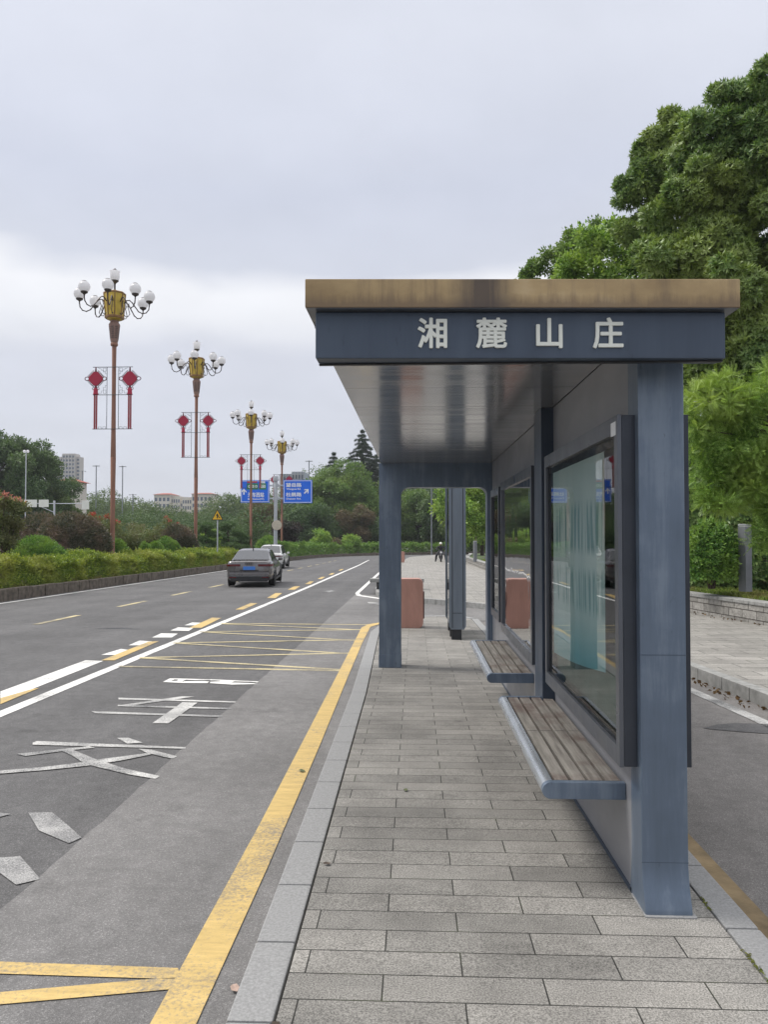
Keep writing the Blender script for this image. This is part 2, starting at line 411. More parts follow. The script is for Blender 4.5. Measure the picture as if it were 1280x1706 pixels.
sheet('bus_bay_patch', [(-1.89+.004*math.sin(k*.37)+.005*math.sin(k*2.3+1)+.004*math.sin(k*5.1)-.004*max(k*.16-12, 0), -12+k*.16) for k in range(237)][::-1] + [(-.55,-12),(-.58,17),(3.35,17),(3.35,24),(-1.3,25.2)], ROAD+.004, M['asphalt_light'])
sheet('side_lane', [(1.35,-12),(3.9,-12),(3.5,16.8),(1.25,16.8)], ROAD+.004, M['asphalt_lane'])

def kerb(name, path, w, z0, z1, m, L=.95, gap=.006, jitter=.0, bevel=.012, side=1):
    """separate stones laid end to end along a path; w to the left of the walking direction (side=-1: right)"""
    mb = MB(); pts = [Vector((x, y, 0)) for x, y in path]
    seg = [(pts[i], pts[i+1]) for i in range(len(pts)-1)]
    for a, b in seg:
        d = b-a; n = max(1, round(d.length/L)); t = d.normalized(); nrm = Vector((-t.y, t.x, 0))*w*side
        for k in range(n):
            p = a + d*(k/n) + t*gap/2; q = a + d*((k+1)/n) - t*gap/2
            j = nrm*(random.uniform(-1,1)*jitter/w); dzj = random.uniform(-1,1)*jitter*.5
            cs = [p+j, q+j, q+j+nrm, p+j+nrm]
            vs = [(c.x, c.y, gz(c.y)+z0) for c in cs] + [(c.x, c.y, gz(c.y)+z1+dzj) for c in cs]
            mb.add(vs, [(0,3,2,1),(4,5,6,7),(0,1,5,4),(1,2,6,5),(2,3,7,6),(3,0,4,7)])
    return tag(mb.build(name, m, None, bevel), kind='structure')

# the island the shelter stands on
isl_l = [(-.452,-12),(-.452,2.5),(-.475,5),(-.50,8),(-.58,11.5),(-.62,13.5),(-.45,15.4),(-.1,16.3)]
isl_r = [(.9,16.45),(1.15,15.8),(1.19,12.5),(1.235,5),(1.24,-12)]
slab('pavement', isl_l+isl_r, ROAD-.01, 0, M['pavers'])
kerb('kerb', [(x-.008, y) for x, y in isl_l], .155, ROAD-.02, .003, M['granite'], .52, .005)
kerb('kerb', [(1.248,-12),(1.243,5),(1.20,12.5),(1.16,15.9)], .135, ROAD-.02, .003, M['granite'], .60, .005, side=-1)
kerb('kerb', [(1.13,15.95),(.9,16.5),(-.1,16.37)], .14, ROAD-.02, .003, M['granite'], .5, .005, side=-1)
sheet('joint_strip', [(-.462,-12),(-.438,-12),(-.438,2.5),(-.462,2.5)], .0035, M['soil'])
sheet('gutter', [(1.385,-12),(1.60,-12),(1.585,8),(1.50,15),(1.345,15)], ROAD+.008, M['gutter'])

# right hand pavement, far pavement, low wall
rp = [(3.68,-12),(3.62,7.8),(3.42,11),(3.10,14.5),(2.60,17.6),(1.83,19.84),(.9,21.0),(.23,21.75),(-.7,23.0),(-1.25,24.6),(-1.40,27),(-1.42,64),(-.6,90),(3,108)]
far_r = [(12,108),(6.0,64),(5.9,36),(6.6,30),(8.2,17.67),(8.6,14.77),(9.4,8),(9.8,-12)]
slab('footpath', [(x+.14 if i < 6 else x+.04, y+(.1 if 4 < i < 9 else 0)) for i, (x, y) in enumerate(rp)] + far_r, ROAD-.01, 0, M['pavers_far'])
kerb('kerb', rp, .15, ROAD-.02, .004, M['kerb_pale'], .62, .008, side=-1)
sheet('edge_line', [(3.40,-12),(3.52,-12),(3.36,7.5),(3.22,9.4),(2.95,13),(2.80,13),(3.08,9.4),(3.22,7.5)], ROAD+.009, M['white_worn'])
sheet('dark_patch', [gr(x, y, ROAD+.009) for x, y in [(1172,1213),(1195,1207),(1225,1204.5),(1280,1206),(1345,1209),(1345,1226),(1280,1222),(1235,1219),(1200,1216)]], ROAD+.009, M['asphalt'])  # thin dark ellipse in the main road's asphalt, laid over the paler side lane

wall_line = [(7.4,4),(6.95,10),(6.62,14.77),(6.27,17.67),(5.4,24),(4.75,30),(4.17,36.84),(4.10,48),(4.27,66),(6.5,92)]
def low_wall():
    root = empty('stone_wall', (wall_line[3][0], wall_line[3][1], gz(17.67)), 0, 'low wall of rough split stone with pale coping along the right footpath', 'wall')
    P = Vector(root.location)
    for part, off0, off1, z0, z1, m in (('wall_face', 0, .3, -.1, .36, 'stone'), ('coping', -.03, .34, .36, .43, 'kerb_pale')):
        mb = MB(); uv = []; L = 0
        n = len(wall_line)
        for i in range(n-1):
            a = Vector((*wall_line[i], 0)); b = Vector((*wall_line[i+1], 0)); t = (b-a).normalized(); nr = Vector((t.y, -t.x, 0))
            k = max(1, round((b-a).length/.62)) if part == 'coping' else 1
            for q in range(k):
                g0 = .004 if part == 'coping' else 0
                p0 = a+(b-a)*(q/k)+t*g0; p1 = a+(b-a)*((q+1)/k)-t*g0
                cs = [p0+nr*off0, p1+nr*off0, p1+nr*off1, p0+nr*off1]
                lo = [Vector((c.x, c.y, gz(c.y)+z0))-P for c in cs]; hi = [Vector((c.x, c.y, gz(c.y)+z1))-P for c in cs]
                mb.add(lo+hi, [(0,3,2,1),(4,5,6,7),(0,1,5,4),(1,2,6,5),(2,3,7,6),(3,0,4,7)])
        o = mb.build(part, M[m], root, .012 if part == 'coping' else 0)
        if part == 'wall_face':
            ul = o.data.uv_layers.new(name='UVMap')
            for lp in o.data.loops:
                co = o.data.vertices[lp.vertex_index].co
                ul.data[lp.index].uv = (co.y*1.02, co.z+.1+S*co.y)
low_wall()
sheet('verge', [(x+.3, y) for x, y in wall_line] + [(40,92),(40,4)], .40, M['grass_ground'])
sheet('planting_bed', [(8.0,4),(7.75,10),(7.5,14.5),(7.2,17.7),(6.6,24),(6.0,30),(5.6,37),(5.6,66),(40,66),(40,4)], .406, M['soil'])

# the planted median on the left with its tall weathered kerb
med = [(-12.0,-30),(-12.0,22),(-12.15,40),(-12.4,60),(-12.6,76),(-12.0,90),(-9.6,102),(-5.3,112),(2,120),(14,126)]
slab('planting_strip', [(x-.1, y) for x, y in med] + [(14,140),(-19,140),(-19,-30)], ROAD-.02, .18, M['soil'])
kerb('kerb', med, .22, ROAD-.03, .205, M['kerb_old'], .85, .012, .02, .025, side=1)
sheet('median_line', [(-11.68,-20),(-11.53,-20),(-11.6,22),(-11.8,45),(-12.0,70),(-12.15,70),(-11.95,45),(-11.74,22)], ROAD+.006, M['white_paint'])

# ---- painted markings (each polygon surveyed on the road surface)
def marking(name, polys, m, dz=ROAD+.0056, rough=0.0):
    mb = MB()
    for i, p in enumerate(polys):
        z = dz + .0002*i
        mb.poly([(x, y, gz(y)+z) for x, y in (gr(a, b, z) for a, b in p)])
    return tag(mb.build(name, m), kind='structure')
def zz(p, s, ox, oy): return [(x*s+ox, y*s+oy) for x, y in p]
K = 660/1280
sheet('edge_line', [(-4.14,-14),(-3.99,-14),(-4.08,28.5),(-4.35,60),(-4.75,80),(-4.88,80),(-4.50,60),(-4.24,28.5)], ROAD+.004, M['white_paint'])
sheet('bus_stop_line', [(-.905,-12),(-.77,-12),(-.77,4),(-.80,6.5),(-.85,9.5),(-.90,13),(-.91,15.6),(-.62,16.6),(-.62,16.72),(-.98,16.1),(-1.08,15.5),(-1.01,10.3),(-.965,7),(-.935,4.6)], ROAD+.0095, M['yellow_paint'])
marking('lane_marking', [[(0,1152),(142,1100),(172,1101),(54,1147.6),(0,1163)],
    [(168,1091),(201,1081),(217,1083),(193,1091)],[(214,1075),(232,1067),(253,1068.5),(242,1075)],[(253,1062),(268,1055),(296,1055.6),(286,1062)],
    [(283.6,1050.4),(296.5,1045),(322,1046),(314.5,1051)],[(307,1041.7),(320,1037),(340,1037.6),(335,1041.7)]], M['white_paint'], ROAD+.0045)
marking('lane_marking', [[(0,1163),(54,1147.6),(65,1146),(0,1173)],[(168,1100),(247,1069),(265,1068),(190,1100)],[(314.5,1046),(353,1029),(369,1029.3),(335,1046)],
    [(392,1015.4),(417.6,1004.6),(429,1005),(405,1015.4)],[(444.5,996.3),(459,988),(470,988),(459,996.3)],[(479.5,982.4),(490,976.8),(500,976.8),(491,982.4)],
    [(508,973),(516,968.5),(523,968.5),(517,973)],[(529,964.6),(536,961),(542,961),(536,964.6)],[(547,957.6),(553,954.6),(558,954.6),(553,957.6)],[(563,950.6),(569,948),(573,948),(568,950.6)]], M['yellow_paint'], ROAD+.0060)
ld = MB()
for k in range(-3, 14):
    y0 = 15.75+4.52*k; ld.poly([(-8.0,y0,gz(y0)+ROAD+.008),(-7.85,y0,gz(y0)+ROAD+.008),(-7.85,y0+2.1,gz(y0+2.1)+ROAD+.008),(-8.0,y0+2.1,gz(y0+2.1)+ROAD+.008)])
tag(ld.build('lane_dashes', M['yellow_thin']), kind='structure')
zl = [((385,409),(1105,423)),((450,381),(1108,420)),((450,381),(1130,366)),((560,333),(1130,368)),((560,333),(1150,323)),((645,297),(1150,325)),((645,297),(1172,290)),((715,271),(1172,291)),((715,270),(1190,274))]
zp = []
for (a, b), (c, d) in zl:
    p = Vector(gr(a*K, b*.5152+900, ROAD)); q = Vector(gr(c*K, d*.5152+900, ROAD)); t = (q-p).normalized(); n = Vector((-t.y, t.x))*.05
    zp.append((p, q, n))
mb = MB()
for i, (p, q, n) in enumerate(zp):
    mb.poly([(v.x, v.y, gz(v.y)+ROAD+.0056+.0002*i) for v in (p-n, q-n, q+n, p+n)])
tag(mb.build('zigzag_marking', M['yellow_thin']), kind='structure')
marking('zigzag_marking', [zz([(-900,1232),(0,1268),(1245,1313),(1261,1380),(1090,1387),(0,1352),(-900,1318)], .238, 0, 1300), zz([(-900,1560),(0,1482),(1090,1387),(1255,1388),(1212,1460),(0,1567),(-900,1650)], .238, 0, 1300)], M['yellow_paint'], ROAD+.0085)
Z1 = .359375
def z1(p): return zz(p, Z1, 0, 1080)
def z2(p): return zz(p, .238, 0, 1300)
def z3(p): return zz(p, .15625, 250, 1110)
marking('bus_lettering', [z1(p) for p in [
    [(548,229),(1095,246),(1090,252),(548,237)],[(845,222),(900,224),(590,268),(540,266)],[(545,262),(1075,276),(1070,283),(545,269)],[(422,291),(1030,311),(1030,319),(440,301)],[(845,250),(915,252),(780,348),(705,347)],
    [(540,415),(595,415),(662,437),(590,442)],[(150,438),(170,430),(860,458),(860,466),(150,447)],[(75,489),(275,468),(410,454),(440,461),(300,475),(115,499)],
    [(272,470),(330,468),(460,520),(590,560),(740,592),(720,605),(600,585),(430,545),(385,530),(330,495)],[(-200,590),(0,567),(200,550),(330,535),(480,512),(690,485),(700,492),(560,520),(400,545),(200,565),(0,581),(-200,606)],[(640,465),(700,470),(820,500),(800,512),(680,485)]]]
    , M['white_worn'])
marking('bus_lettering', [z2(p) for p in [[(195,225),(360,222),(440,285),(570,400),(480,440),(270,350)],[(-200,560),(0,540),(140,530),(280,690),(110,730),(0,650),(-200,640)],[(-300,240),(0,225),(75,235),(0,255),(-300,300)]]], M['white_ghost'])
marking('bus_lettering', [z3(p) for p in [[(135,167),(210,128),(258,140),(222,156)],[(210,128),(400,132),(380,143),(258,140)],[(222,156),(300,155),(360,165),(330,178),(135,167)],[(300,141),(380,143),(330,165),(280,160)],
    [(400,132),(640,140),(640,146),(480,147),(380,143)],[(360,160),(560,156),(630,162),(610,180),(330,178)],[(640,138),(1160,162),(1140,172),(1080,165),(800,158),(700,150),(640,150)],[(640,165),(760,160),(870,172),(1100,180),(1150,190),(870,195),(640,180)],[(760,152),(900,160),(860,174),(740,163)]]], M['white_paint'])
sheet('edge_line', [(-2.05,26.2),(-1.93,26.2),(-1.75,25.1),(-1.0,23.7),(.2,22.5),(.15,22.35),(-1.1,23.45),(-1.9,24.9)][::-1], ROAD+.010, M['white_paint'])
marking('skid_mark', [[(158,1047.5),(180,1046.2),(205,1046),(234,1048.2),(205,1047.4),(180,1047.6)]], M['dark'], ROAD+.003)
sheet('edge_line', [(-2.05,26.25),(-1.91,26.25),(-2.0,46),(-1.3,88),(-1.45,88),(-2.16,46)], ROAD+.010, M['white_paint'])
marking('edge_line', [[(612,1003),(632,1004),(632,1007),(615,1005)],[(536,985),(552,983.5),(560,984.5),(548,986.5)]], M['white_worn'])

# ================================================================ BUS SHELTER
CEIL = 2.412
sh = empty('bus_shelter', (1.03, 3.3, gz(3.3)), 0, 'blue grey steel bus shelter with tan roof edge and two slatted benches', 'bus shelter')
SO = -Vector(sh.location)
def shp(mb, name, m, parent=None, bevel=.004, smooth=None):     # shelter parts are drawn in street coordinates
    o = mb.build(name, m, parent or sh, bevel, smooth)
    if parent is None: o.location = SO
    return o
def ctext(body, size, bold, ext, name, m, loc, rot, parent=None, width=None):
    """lettering as one mesh; heavier strokes come from copies shifted by `bold`"""
    cu = bpy.data.curves.new(name, 'FONT'); cu.body = body; cu.size = size; cu.extrude = ext
    cu.align_x = 'CENTER'; cu.align_y = 'CENTER'; cu.resolution_u = 3
    t = bpy.data.objects.new(name, cu); C.objects.link(t)
    bpy.context.view_layer.update()
    me0 = bpy.data.meshes.new_from_object(t.evaluated_get(bpy.context.evaluated_depsgraph_get()))
    bpy.data.objects.remove(t)
    V = [v.co.copy() for v in me0.vertices]; F = [tuple(p.vertices) for p in me0.polygons]
    xs = [v.x for v in V]; k = width/(max(xs)-min(xs)) if width and xs else 1
    mb = MB()
    for i, (dx, dy) in enumerate(((0,0),(1,0),(-1,0),(0,1),(0,-1),(.7,.7),(-.7,.7),(.7,-.7),(-.7,-.7)) if bold else ((0,0),)):
        mb.add([(v.x*k+dx*bold, v.y+dy*bold, v.z+i*.0001) for v in V], F)
    o = mb.build(name, m, parent); o.location = loc; o.rotation_euler = rot
    return o

SL = .041                                        # the end of the roof is cut slightly askew
def yf(x, y0): return y0 + SL*(x-.42)
r_ = MB(); r_.prism([(-.428,yf(-.428,2.985),CEIL+.003),(1.267,yf(1.267,2.985),CEIL+.003),(1.267,10.1,CEIL+.003),(-.428,10.1,CEIL+.003)], (0,0,.112))
shp(r_, 'roof', M['fascia'], None, .004)
bd = MB(); bd.prism([(-.3936,yf(-.3936,3.035),2.226),(1.228,yf(1.228,3.035),2.226),(1.228,yf(1.228,3.035)+.10,2.226),(-.3936,yf(-.3936,3.035)+.10,2.226)], (0,0,.186))
board = shp(bd, 'sign_board', M['steel_dark'], None, .006)
lp = MB(); lp.box(-.39,1.224,3.09,3.11,2.219,2.2245)
shp(lp, 'board_lip', M['dark'], board, 0)
for ch, px in zip('湘麓山庄', (722, 819.5, 915.5, 1013.5)):
    x = (px-692)/1280*3.035
    t = ctext(ch, .126, .0026, .004, 'lettering', M['white_plastic'], (0,0,0), (0,0,0), board)
    t.matrix_local = Matrix.Translation(Vector((x, yf(x, 3.035)-.004, 2.316))) @ Matrix.Rotation(math.atan(SL), 4, 'Z') @ Matrix.Rotation(R(90), 4, 'X')
so_ = MB(); so_.prism([(-.4235,yf(-.4235,2.99),CEIL+.0008),(1.2625,yf(1.2625,2.99),CEIL+.0008),(1.2625,10.09,CEIL+.0008),(-.4235,10.09,CEIL+.0008)], (0,0,.0018))
shp(so_, 'soffit', M['frame_side'], None, 0)
# ceiling panels
ce = MB()
for k in range(10):
    y0 = 3.20+.69*k
    ce.prism([(-.424,y0+.002,CEIL-.008),(.953,y0+.002,CEIL-.008),(.953,y0+.687,CEIL-.008),(-.424,y0+.687,CEIL-.008)], (0,0,.006))
shp(ce, 'ceiling', M['ceiling'], None, .0015)
# back wall
w = MB(); w.prism([(.957,3.472,-.06),(1.095,3.472,-.06),(1.095,9.58,-.2),(.957,9.58,-.2)], (0,0,2.405+.06))
for v in range(4, 8): w.v[v] = (w.v[v][0], w.v[v][1], 2.405)
shp(w, 'back_wall', M['wall_metal'], None, .003)
wl = MB(); wl.prism([(.953,3.472,-.058),(.957,3.472,-.058),(.957,9.58,-.148),(.953,9.58,-.148)], (0,0,.03))
shp(wl, 'wall_skirting', M['steel_dark'], None, 0)
# posts
def post(x0, x1, y0, y1, flare, m=M['steel']):
    mb = MB(); zb = gz(y0)-.002
    prof = [(0, flare), (.03, flare*.93), (.08, flare*.55), (.13, flare*.22), (.19, .03*flare), (.26, 0), (2.405-zb, 0)]
    for i in range(len(prof)-1):
        (za, fa), (zc, fc) = prof[i], prof[i+1]
    vs = []
    for z, f in prof: vs += [(x0, y0-f, zb+z), (x1, y0-f, zb+z), (x1, y1+f*.6, zb+z), (x0, y1+f*.6, zb+z)]
    fs = [(4*i+k, 4*i+(k+1)%4, 4*i+4+(k+1)%4, 4*i+4+k) for i in range(len(prof)-1) for k in range(4)] + [(3,2,1,0), tuple(range(4*len(prof)-4, 4*len(prof)))]
    mb.add(vs, fs); return shp(mb, 'post', m, None, .006)
fp = post(.953, 1.147, 3.312, 3.47, .048)
for sz in (.152, 1.02):
    sm = MB(); sm.box(.9522,1.1478,3.3105,3.3119,sz,sz+.002); shp(sm, 'weld_seam', M['steel_dark'], fp, 0)
bp = MB(); bp.box(.948,1.160,3.248,3.46,-.055,-.0425)
shp(bp, 'foot_plate', M['granite'], fp, .002)
post(.872, 1.10, 5.34, 5.66, .06, M['steel_dark'])
# end portal: one plate with a round cornered opening
def portal():
    x0, x1, ox0, ox1, top, r = -.452, 1.10, -.178, .898, 2.105, .10
    zb = gz(9.6)-.004
    arc = [(ox0, zb)] + [(ox0+r-r*math.cos(R(a)), top-r+r*math.sin(R(a))) for a in range(0, 91, 15)] + [(ox1-r+r*math.sin(R(a)), top-r+r*math.cos(R(a))) for a in range(0, 91, 15)] + [(ox1, zb)]
    mb = MB()
    Y0, Y1 = 9.60, 9.86
    outer = [(x0, zb)] + [(x0, z) for x, z in arc[1:8]] + [(x0, 2.405)]
    n = len(arc)
    # left leg, beam and right leg are one strip between the inner curve and the outer outline
    out = []
    for i, (x, z) in enumerate(arc):
        if x <= ox0+1e-6: out.append((x0, z))
        elif i <= 7: out.append((x0 + (x-ox0), 2.405))
        elif x >= ox1-1e-6: out.append((x1, z))
        else: out.append((x1-(ox1-x), 2.405))
    out[1] = (x0, 2.405); out[n-2] = (x1, 2.405)
    for Y in (Y0, Y1): mb.v += [(x, Y, z) for x, z in arc] + [(x, Y, z) for x, z in out]
    f = mb.f
    for i in range(n-1):
        f.append((i, i+1, n+i+1, n+i)); f.append((2*n+i, 3*n+i, 3*n+i+1, 2*n+i+1))
        f.append((i, 2*n+i, 2*n+i+1, i+1)); f.append((n+i, n+i+1, 3*n+i+1, 3*n+i))
    f.append((0, n, 3*n, 2*n)); f.append((n-1, 3*n-1, 4*n-1, 2*n-1))
    o = shp(mb, 'end_portal', M['steel'], None, .006)
    ft = MB(); ft.box(x0-.004, ox0+.004, Y0-.004, Y1+.004, zb, zb+.165)
    shp(ft, 'foot_sleeve', M['steel'], o, .004)
portal()

# light boxes let into the wall
def light_box(y0, y1, z0, z1, kind):
    X0, X1, b = .876, 1.182, .078
    mb = MB()
    mb.box(X0+.02, X1, y0, y0+.03, z0, z1); mb.box(X0+.02, X1, y1-.03, y1, z0, z1)
    mb.box(X0+.02, X1, y0+.03, y1-.03, z1-.03, z1); mb.box(X0+.02, X1, y0+.03, y1-.03, z0, z0+.03)
    fr = shp(mb, 'light_box', M['frame'], None, .003)
    rim = MB()
    rim.box(X0, X0+.0195, y0-.002, y0+b*.7, z0-.002, z1+.002); rim.box(X0, X0+.0195, y1-b*.7, y1+.002, z0-.002, z1+.002)
    rim.box(X0, X0+.0195, y0+b*.7, y1-b*.7, z1-b, z1+.002); rim.box(X0, X0+.0195, y0+b*.7, y1-b*.7, z0-.002, z0+b)
    shp(rim, 'rim', M['frame_side'], fr, .0025)
    bz = MB(); e = b*.7; q = .022
    for a0, a1, c0, c1 in ((y0+e, y0+e+q, z0+b, z1-b), (y1-e-q, y1-e, z0+b, z1-b), (y0+e+q, y1-e-q, z1-b-.045, z1-b), (y0+e+q, y1-e-q, z0+b, z0+b+q)): bz.box(X0+.022, X0+.026, a0, a1, c0, c1)
    shp(bz, 'bezel', M['dark'], fr, 0)
    bk = MB(); bk.box(X0+.075, X0+.08, y0+.03, y1-.03, z0+.03, z1-.03)
    shp(bk, 'backing', M['backing'] if kind == 1 else M['dark'], fr, 0)
    gl = MB(); gl.poly([(X0+.019, y0+e-.01, z0+b-.01), (X0+.019, y1-e+.01, z0+b-.01), (X0+.019, y1-e+.01, z1-b+.01), (X0+.019, y0+e-.01, z1-b+.01)])
    gl = shp(gl, 'glass', M['mirror'] if kind == 2 else M['glass'], fr, 0)
    if gl.data.polygons[0].normal.x > 0: gl.data.flip_normals()      # outer face towards the pavement
    bb = MB(); bb.box(X1-.002, X1+.006, y0+.05, y1-.05, z0+.05, z1-.05)
    shp(bb, 'rear_panel', M['dark'], fr, 0)
    if kind == 1:
        ps = MB(); n = 14; pts0 = []; pts1 = []
        for i in range(n+1):
            y = 3.70+(5.06-3.70)*i/n; x = X0+.027-.004*math.sin(math.pi*i/n)
            pts0.append((x, y, .875-.115*i/n-.012*math.sin(math.pi*i/n))); pts1.append((x, y, z1-b-.02))
        ps.add(pts0+pts1, [(i, i+1, n+2+i, n+1+i) for i in range(n)])
        shp(ps, 'poster', M['poster'], fr, 0, 60)
        st = MB(); st.box(X0-.0015, X0, y0+.02, y0+.10, z1-.085, z1-.025)
        shp(st, 'sticker', M['white_letters'], fr, 0)
light_box(3.36, 5.24, .535, 2.05, 1)
light_box(5.84, 7.92, .545, 2.045, 2)
light_box(8.12, 8.95, .60, 2.02, 3)

# benches
def bench(y0, y1):
    X0, XW, zt, th = .578, .956, .402, .076
    r = th/2; prof = [(XW, zt)] + [(X0+r-r*math.sin(R(a)), zt-r+r*math.cos(R(a))) for a in range(0, 181, 15)] + [(XW, zt-th)]
    un = MB(); un.box(X0+.053, XW, y0+.036, y1-.036, zt-th+.004, zt-.034)
    b = shp(un, 'bench', M['dark'], None, 0)
    nose = [(X0+.052, zt)] + prof[1:-1] + [(X0+.052, zt-th)]
    for ya in (y0, y1-.035):
        mb = MB(); mb.prism([(x, ya, z) for x, z in prof], (0, .035, 0)); shp(mb, 'end_cap', M['steel'], b, .003, 30)
    ns = MB(); ns.prism([(x, y0+.0355, z) for x, z in nose], (0, y1-y0-.071, 0))
    shp(ns, 'front_rail', M['chrome_blue'], b, .002, 30)
    xs = X0+.058; wv = (XW-.006-xs)/4
    for j in range(2):
        ya = y0+.04+(y1-y0-.08)*j/2; yb = ya+(y1-y0-.08)/2-.008
        for i in range(4):
            s = MB(); s.box(xs+wv*i+.006, xs+wv*(i+1)-.008, ya, yb, zt-.033, zt-.001)
            shp(s, 'seat_slat', M['slat'], b, .002)
M['chrome_blue'] = plain('polished_bench_rail', (.47, .50, .53), .28, .7, .15, 4, (3, .6, 3))
bench(3.56, 5.42)
bench(6.26, 8.20)

# ================================================================ STREET FURNITURE NEAR THE SHELTER
def totem():
    x0, x1, y0, y1 = .545, .815, 12.40, 13.95
    zb = gz(12.4); z0, z1 = zb+.165, 2.75
    rt = empty('display_case', (.68, 12.42, zb), 0, 'tall grey double sided display case standing edge-on beyond the shelter', 'display case')
    o_ = -Vector(rt.location)
    def P(mb, name, m, bevel=.004, par=None):
        o = mb.build(name, m, par or rt, bevel); o.data.transform(Matrix.Translation(o_)); return o
    b = MB(); b.prism([(x0+.03,y0,z0),(x1-.03,y0,z0),(x1,y0,z0+.05),(x1,y0,z1),(x0,y0,z1),(x0,y0,z0+.05)], (0,.06,0)); b.prism([(x0+.03,y1-.06,z0),(x1-.03,y1-.06,z0),(x1,y1-.06,z0+.05),(x1,y1-.06,z1),(x0,y1-.06,z1),(x0,y1-.06,z0+.05)], (0,.06,0))
    b.box(x0+.03,x1-.03,y0+.06,y1-.06,z0,z0+.08); b.box(x0+.03,x1-.03,y0+.06,y1-.06,z1-.1,z1)
    body = P(b, 'casing', M['totem'], .006)
    gv = MB()
    for gx in (x0+.045, x1-.05): gv.box(gx, gx+.012, y0-.0025, y0+.002, z0+.03, z1-.02)
    gv.box(x0+.06, x1-.065, y0-.0025, y0+.001, z0+.26, z0+.268)
    P(gv, 'groove', M['dark'], 0, body)
    for x in (x0+.022, x1-.022):
        gl = MB(); gl.box(x-.004, x+.004, y0+.061, y1-.061, z0+.081, z1-.101); P(gl, 'glass', M['glass'], 0, body)
    bk = MB(); bk.box(x0+.10, x1-.10, y0+.061, y1-.061, z0+.081, z1-.101); P(bk, 'backing', M['backing'], 0, body)
    for fa, fb in ((y0+.03, y0+.20), (y1-.2, y1-.03)):
        ft = MB(); ft.box(x0+.04, x1-.07, fa, fb, zb-.03, z0+.005); P(ft, 'foot', M['dark'], .003)
    hk = MB(); hk.box(x0+.01, x0+.035, y0+.02, y0+.06, zb+.05, z0); P(hk, 'bracket', M['dark'], 0)
totem()

def litter_bin(x, y, label):
    rt = empty('litter_bin', (x, y, gz(y)), 0, label, 'litter bin', 'brick red litter bins beyond the shelter')
    w, d, h, r = .50, .36, .90, .095
    pr = []
    for cx, cz, a0 in ((w/2-r, h-r, 0), (-w/2+r, h-r, 90), (-w/2+r, r, 180), (w/2-r, r, 270)):
        pr += [(cx+r*math.cos(R(a0+a)), -d/2, cz+r*math.sin(R(a0+a))) for a in range(0, 91, 15)]
    b = MB(); b.prism(pr, (0, d, 0)); b.build('casing', M['bin'], rt, .006, 30)
    s = MB(); s.box(w/2, w/2+.022, -d/2+.05, d/2-.04, .17, .66); s.build('side_door', M['bin_dark'], rt, .004)
    s = MB(); s.box(-w/2-.022, -w/2, -d/2+.05, d/2-.04, .17, .66); s.build('side_door', M['bin_dark'], rt, .004)
    s = MB(); s.box(-w/2+.06, w/2-.06, -d/2+.03, d/2-.03, -.01, .003); s.build('base', M['bin_dark'], rt, 0)
    s = MB(); s.box(-.14, .14, d/2-.002, d/2+.004, .68, .76); s.build('slot', M['dark'], rt, 0)
litter_bin(-.105, 14.3, 'brick red litter bin with dark side door near the display case')
litter_bin(-1.13, 63.6, 'brick red litter bin far off at the road edge')

st = empty('stone_bench', (-.62, 26.2, gz(26.2)), 0, 'flat grey stone slab seat behind the brick red bin', 'bench')
b = MB(); b.box(-.92, .92, -.22, .22, .24, .36); b.build('slab', M['frame_slab'] if 'frame_slab' in M else M['kerb_pale'], st, .01)
for sx in (-.6, .6):
    b = MB(); b.box(sx-.09, sx+.09, -.18, .18, 0, .24); b.build('leg', M['dark'], st, .01)

def bollard(x, y, z, h, w, rz, label):
    rt = empty('lamp_bollard', (x, y, z), rz, label, 'bollard lamp', 'square bollard lamps on the verge')
    b = MB(); b.box(-w/2, w/2, -w/2, w/2, -.05, h-.06); b.build('shaft', M['totem_dark'], rt, .006)
    b = MB(); b.box(-w/2+.012, w/2-.012, -w/2+.012, w/2-.012, h-.06, h-.045); b.build('lens', M['white_plastic'], rt, 0)
    b = MB(); b.box(-w/2, w/2, -w/2, w/2, h-.045, h); b.build('cap', M['grey_metal'], rt, .006)
M['totem_dark'] = plain('slate_bollard_metal', (.20, .21, .225), .5, .4, .15, 3)
bx = at(1243, 980, 16.6)
bollard(bx.x, 16.6, bx.z-.02, 1.38, .19, R(28), 'square grey bollard lamp on grass beside the round bush')
bx = at(792, 926, 52)
bollard(bx.x, 52, gz(52)+.38, 1.36, .2, R(20), 'square dark bollard lamp far along the grass verge')

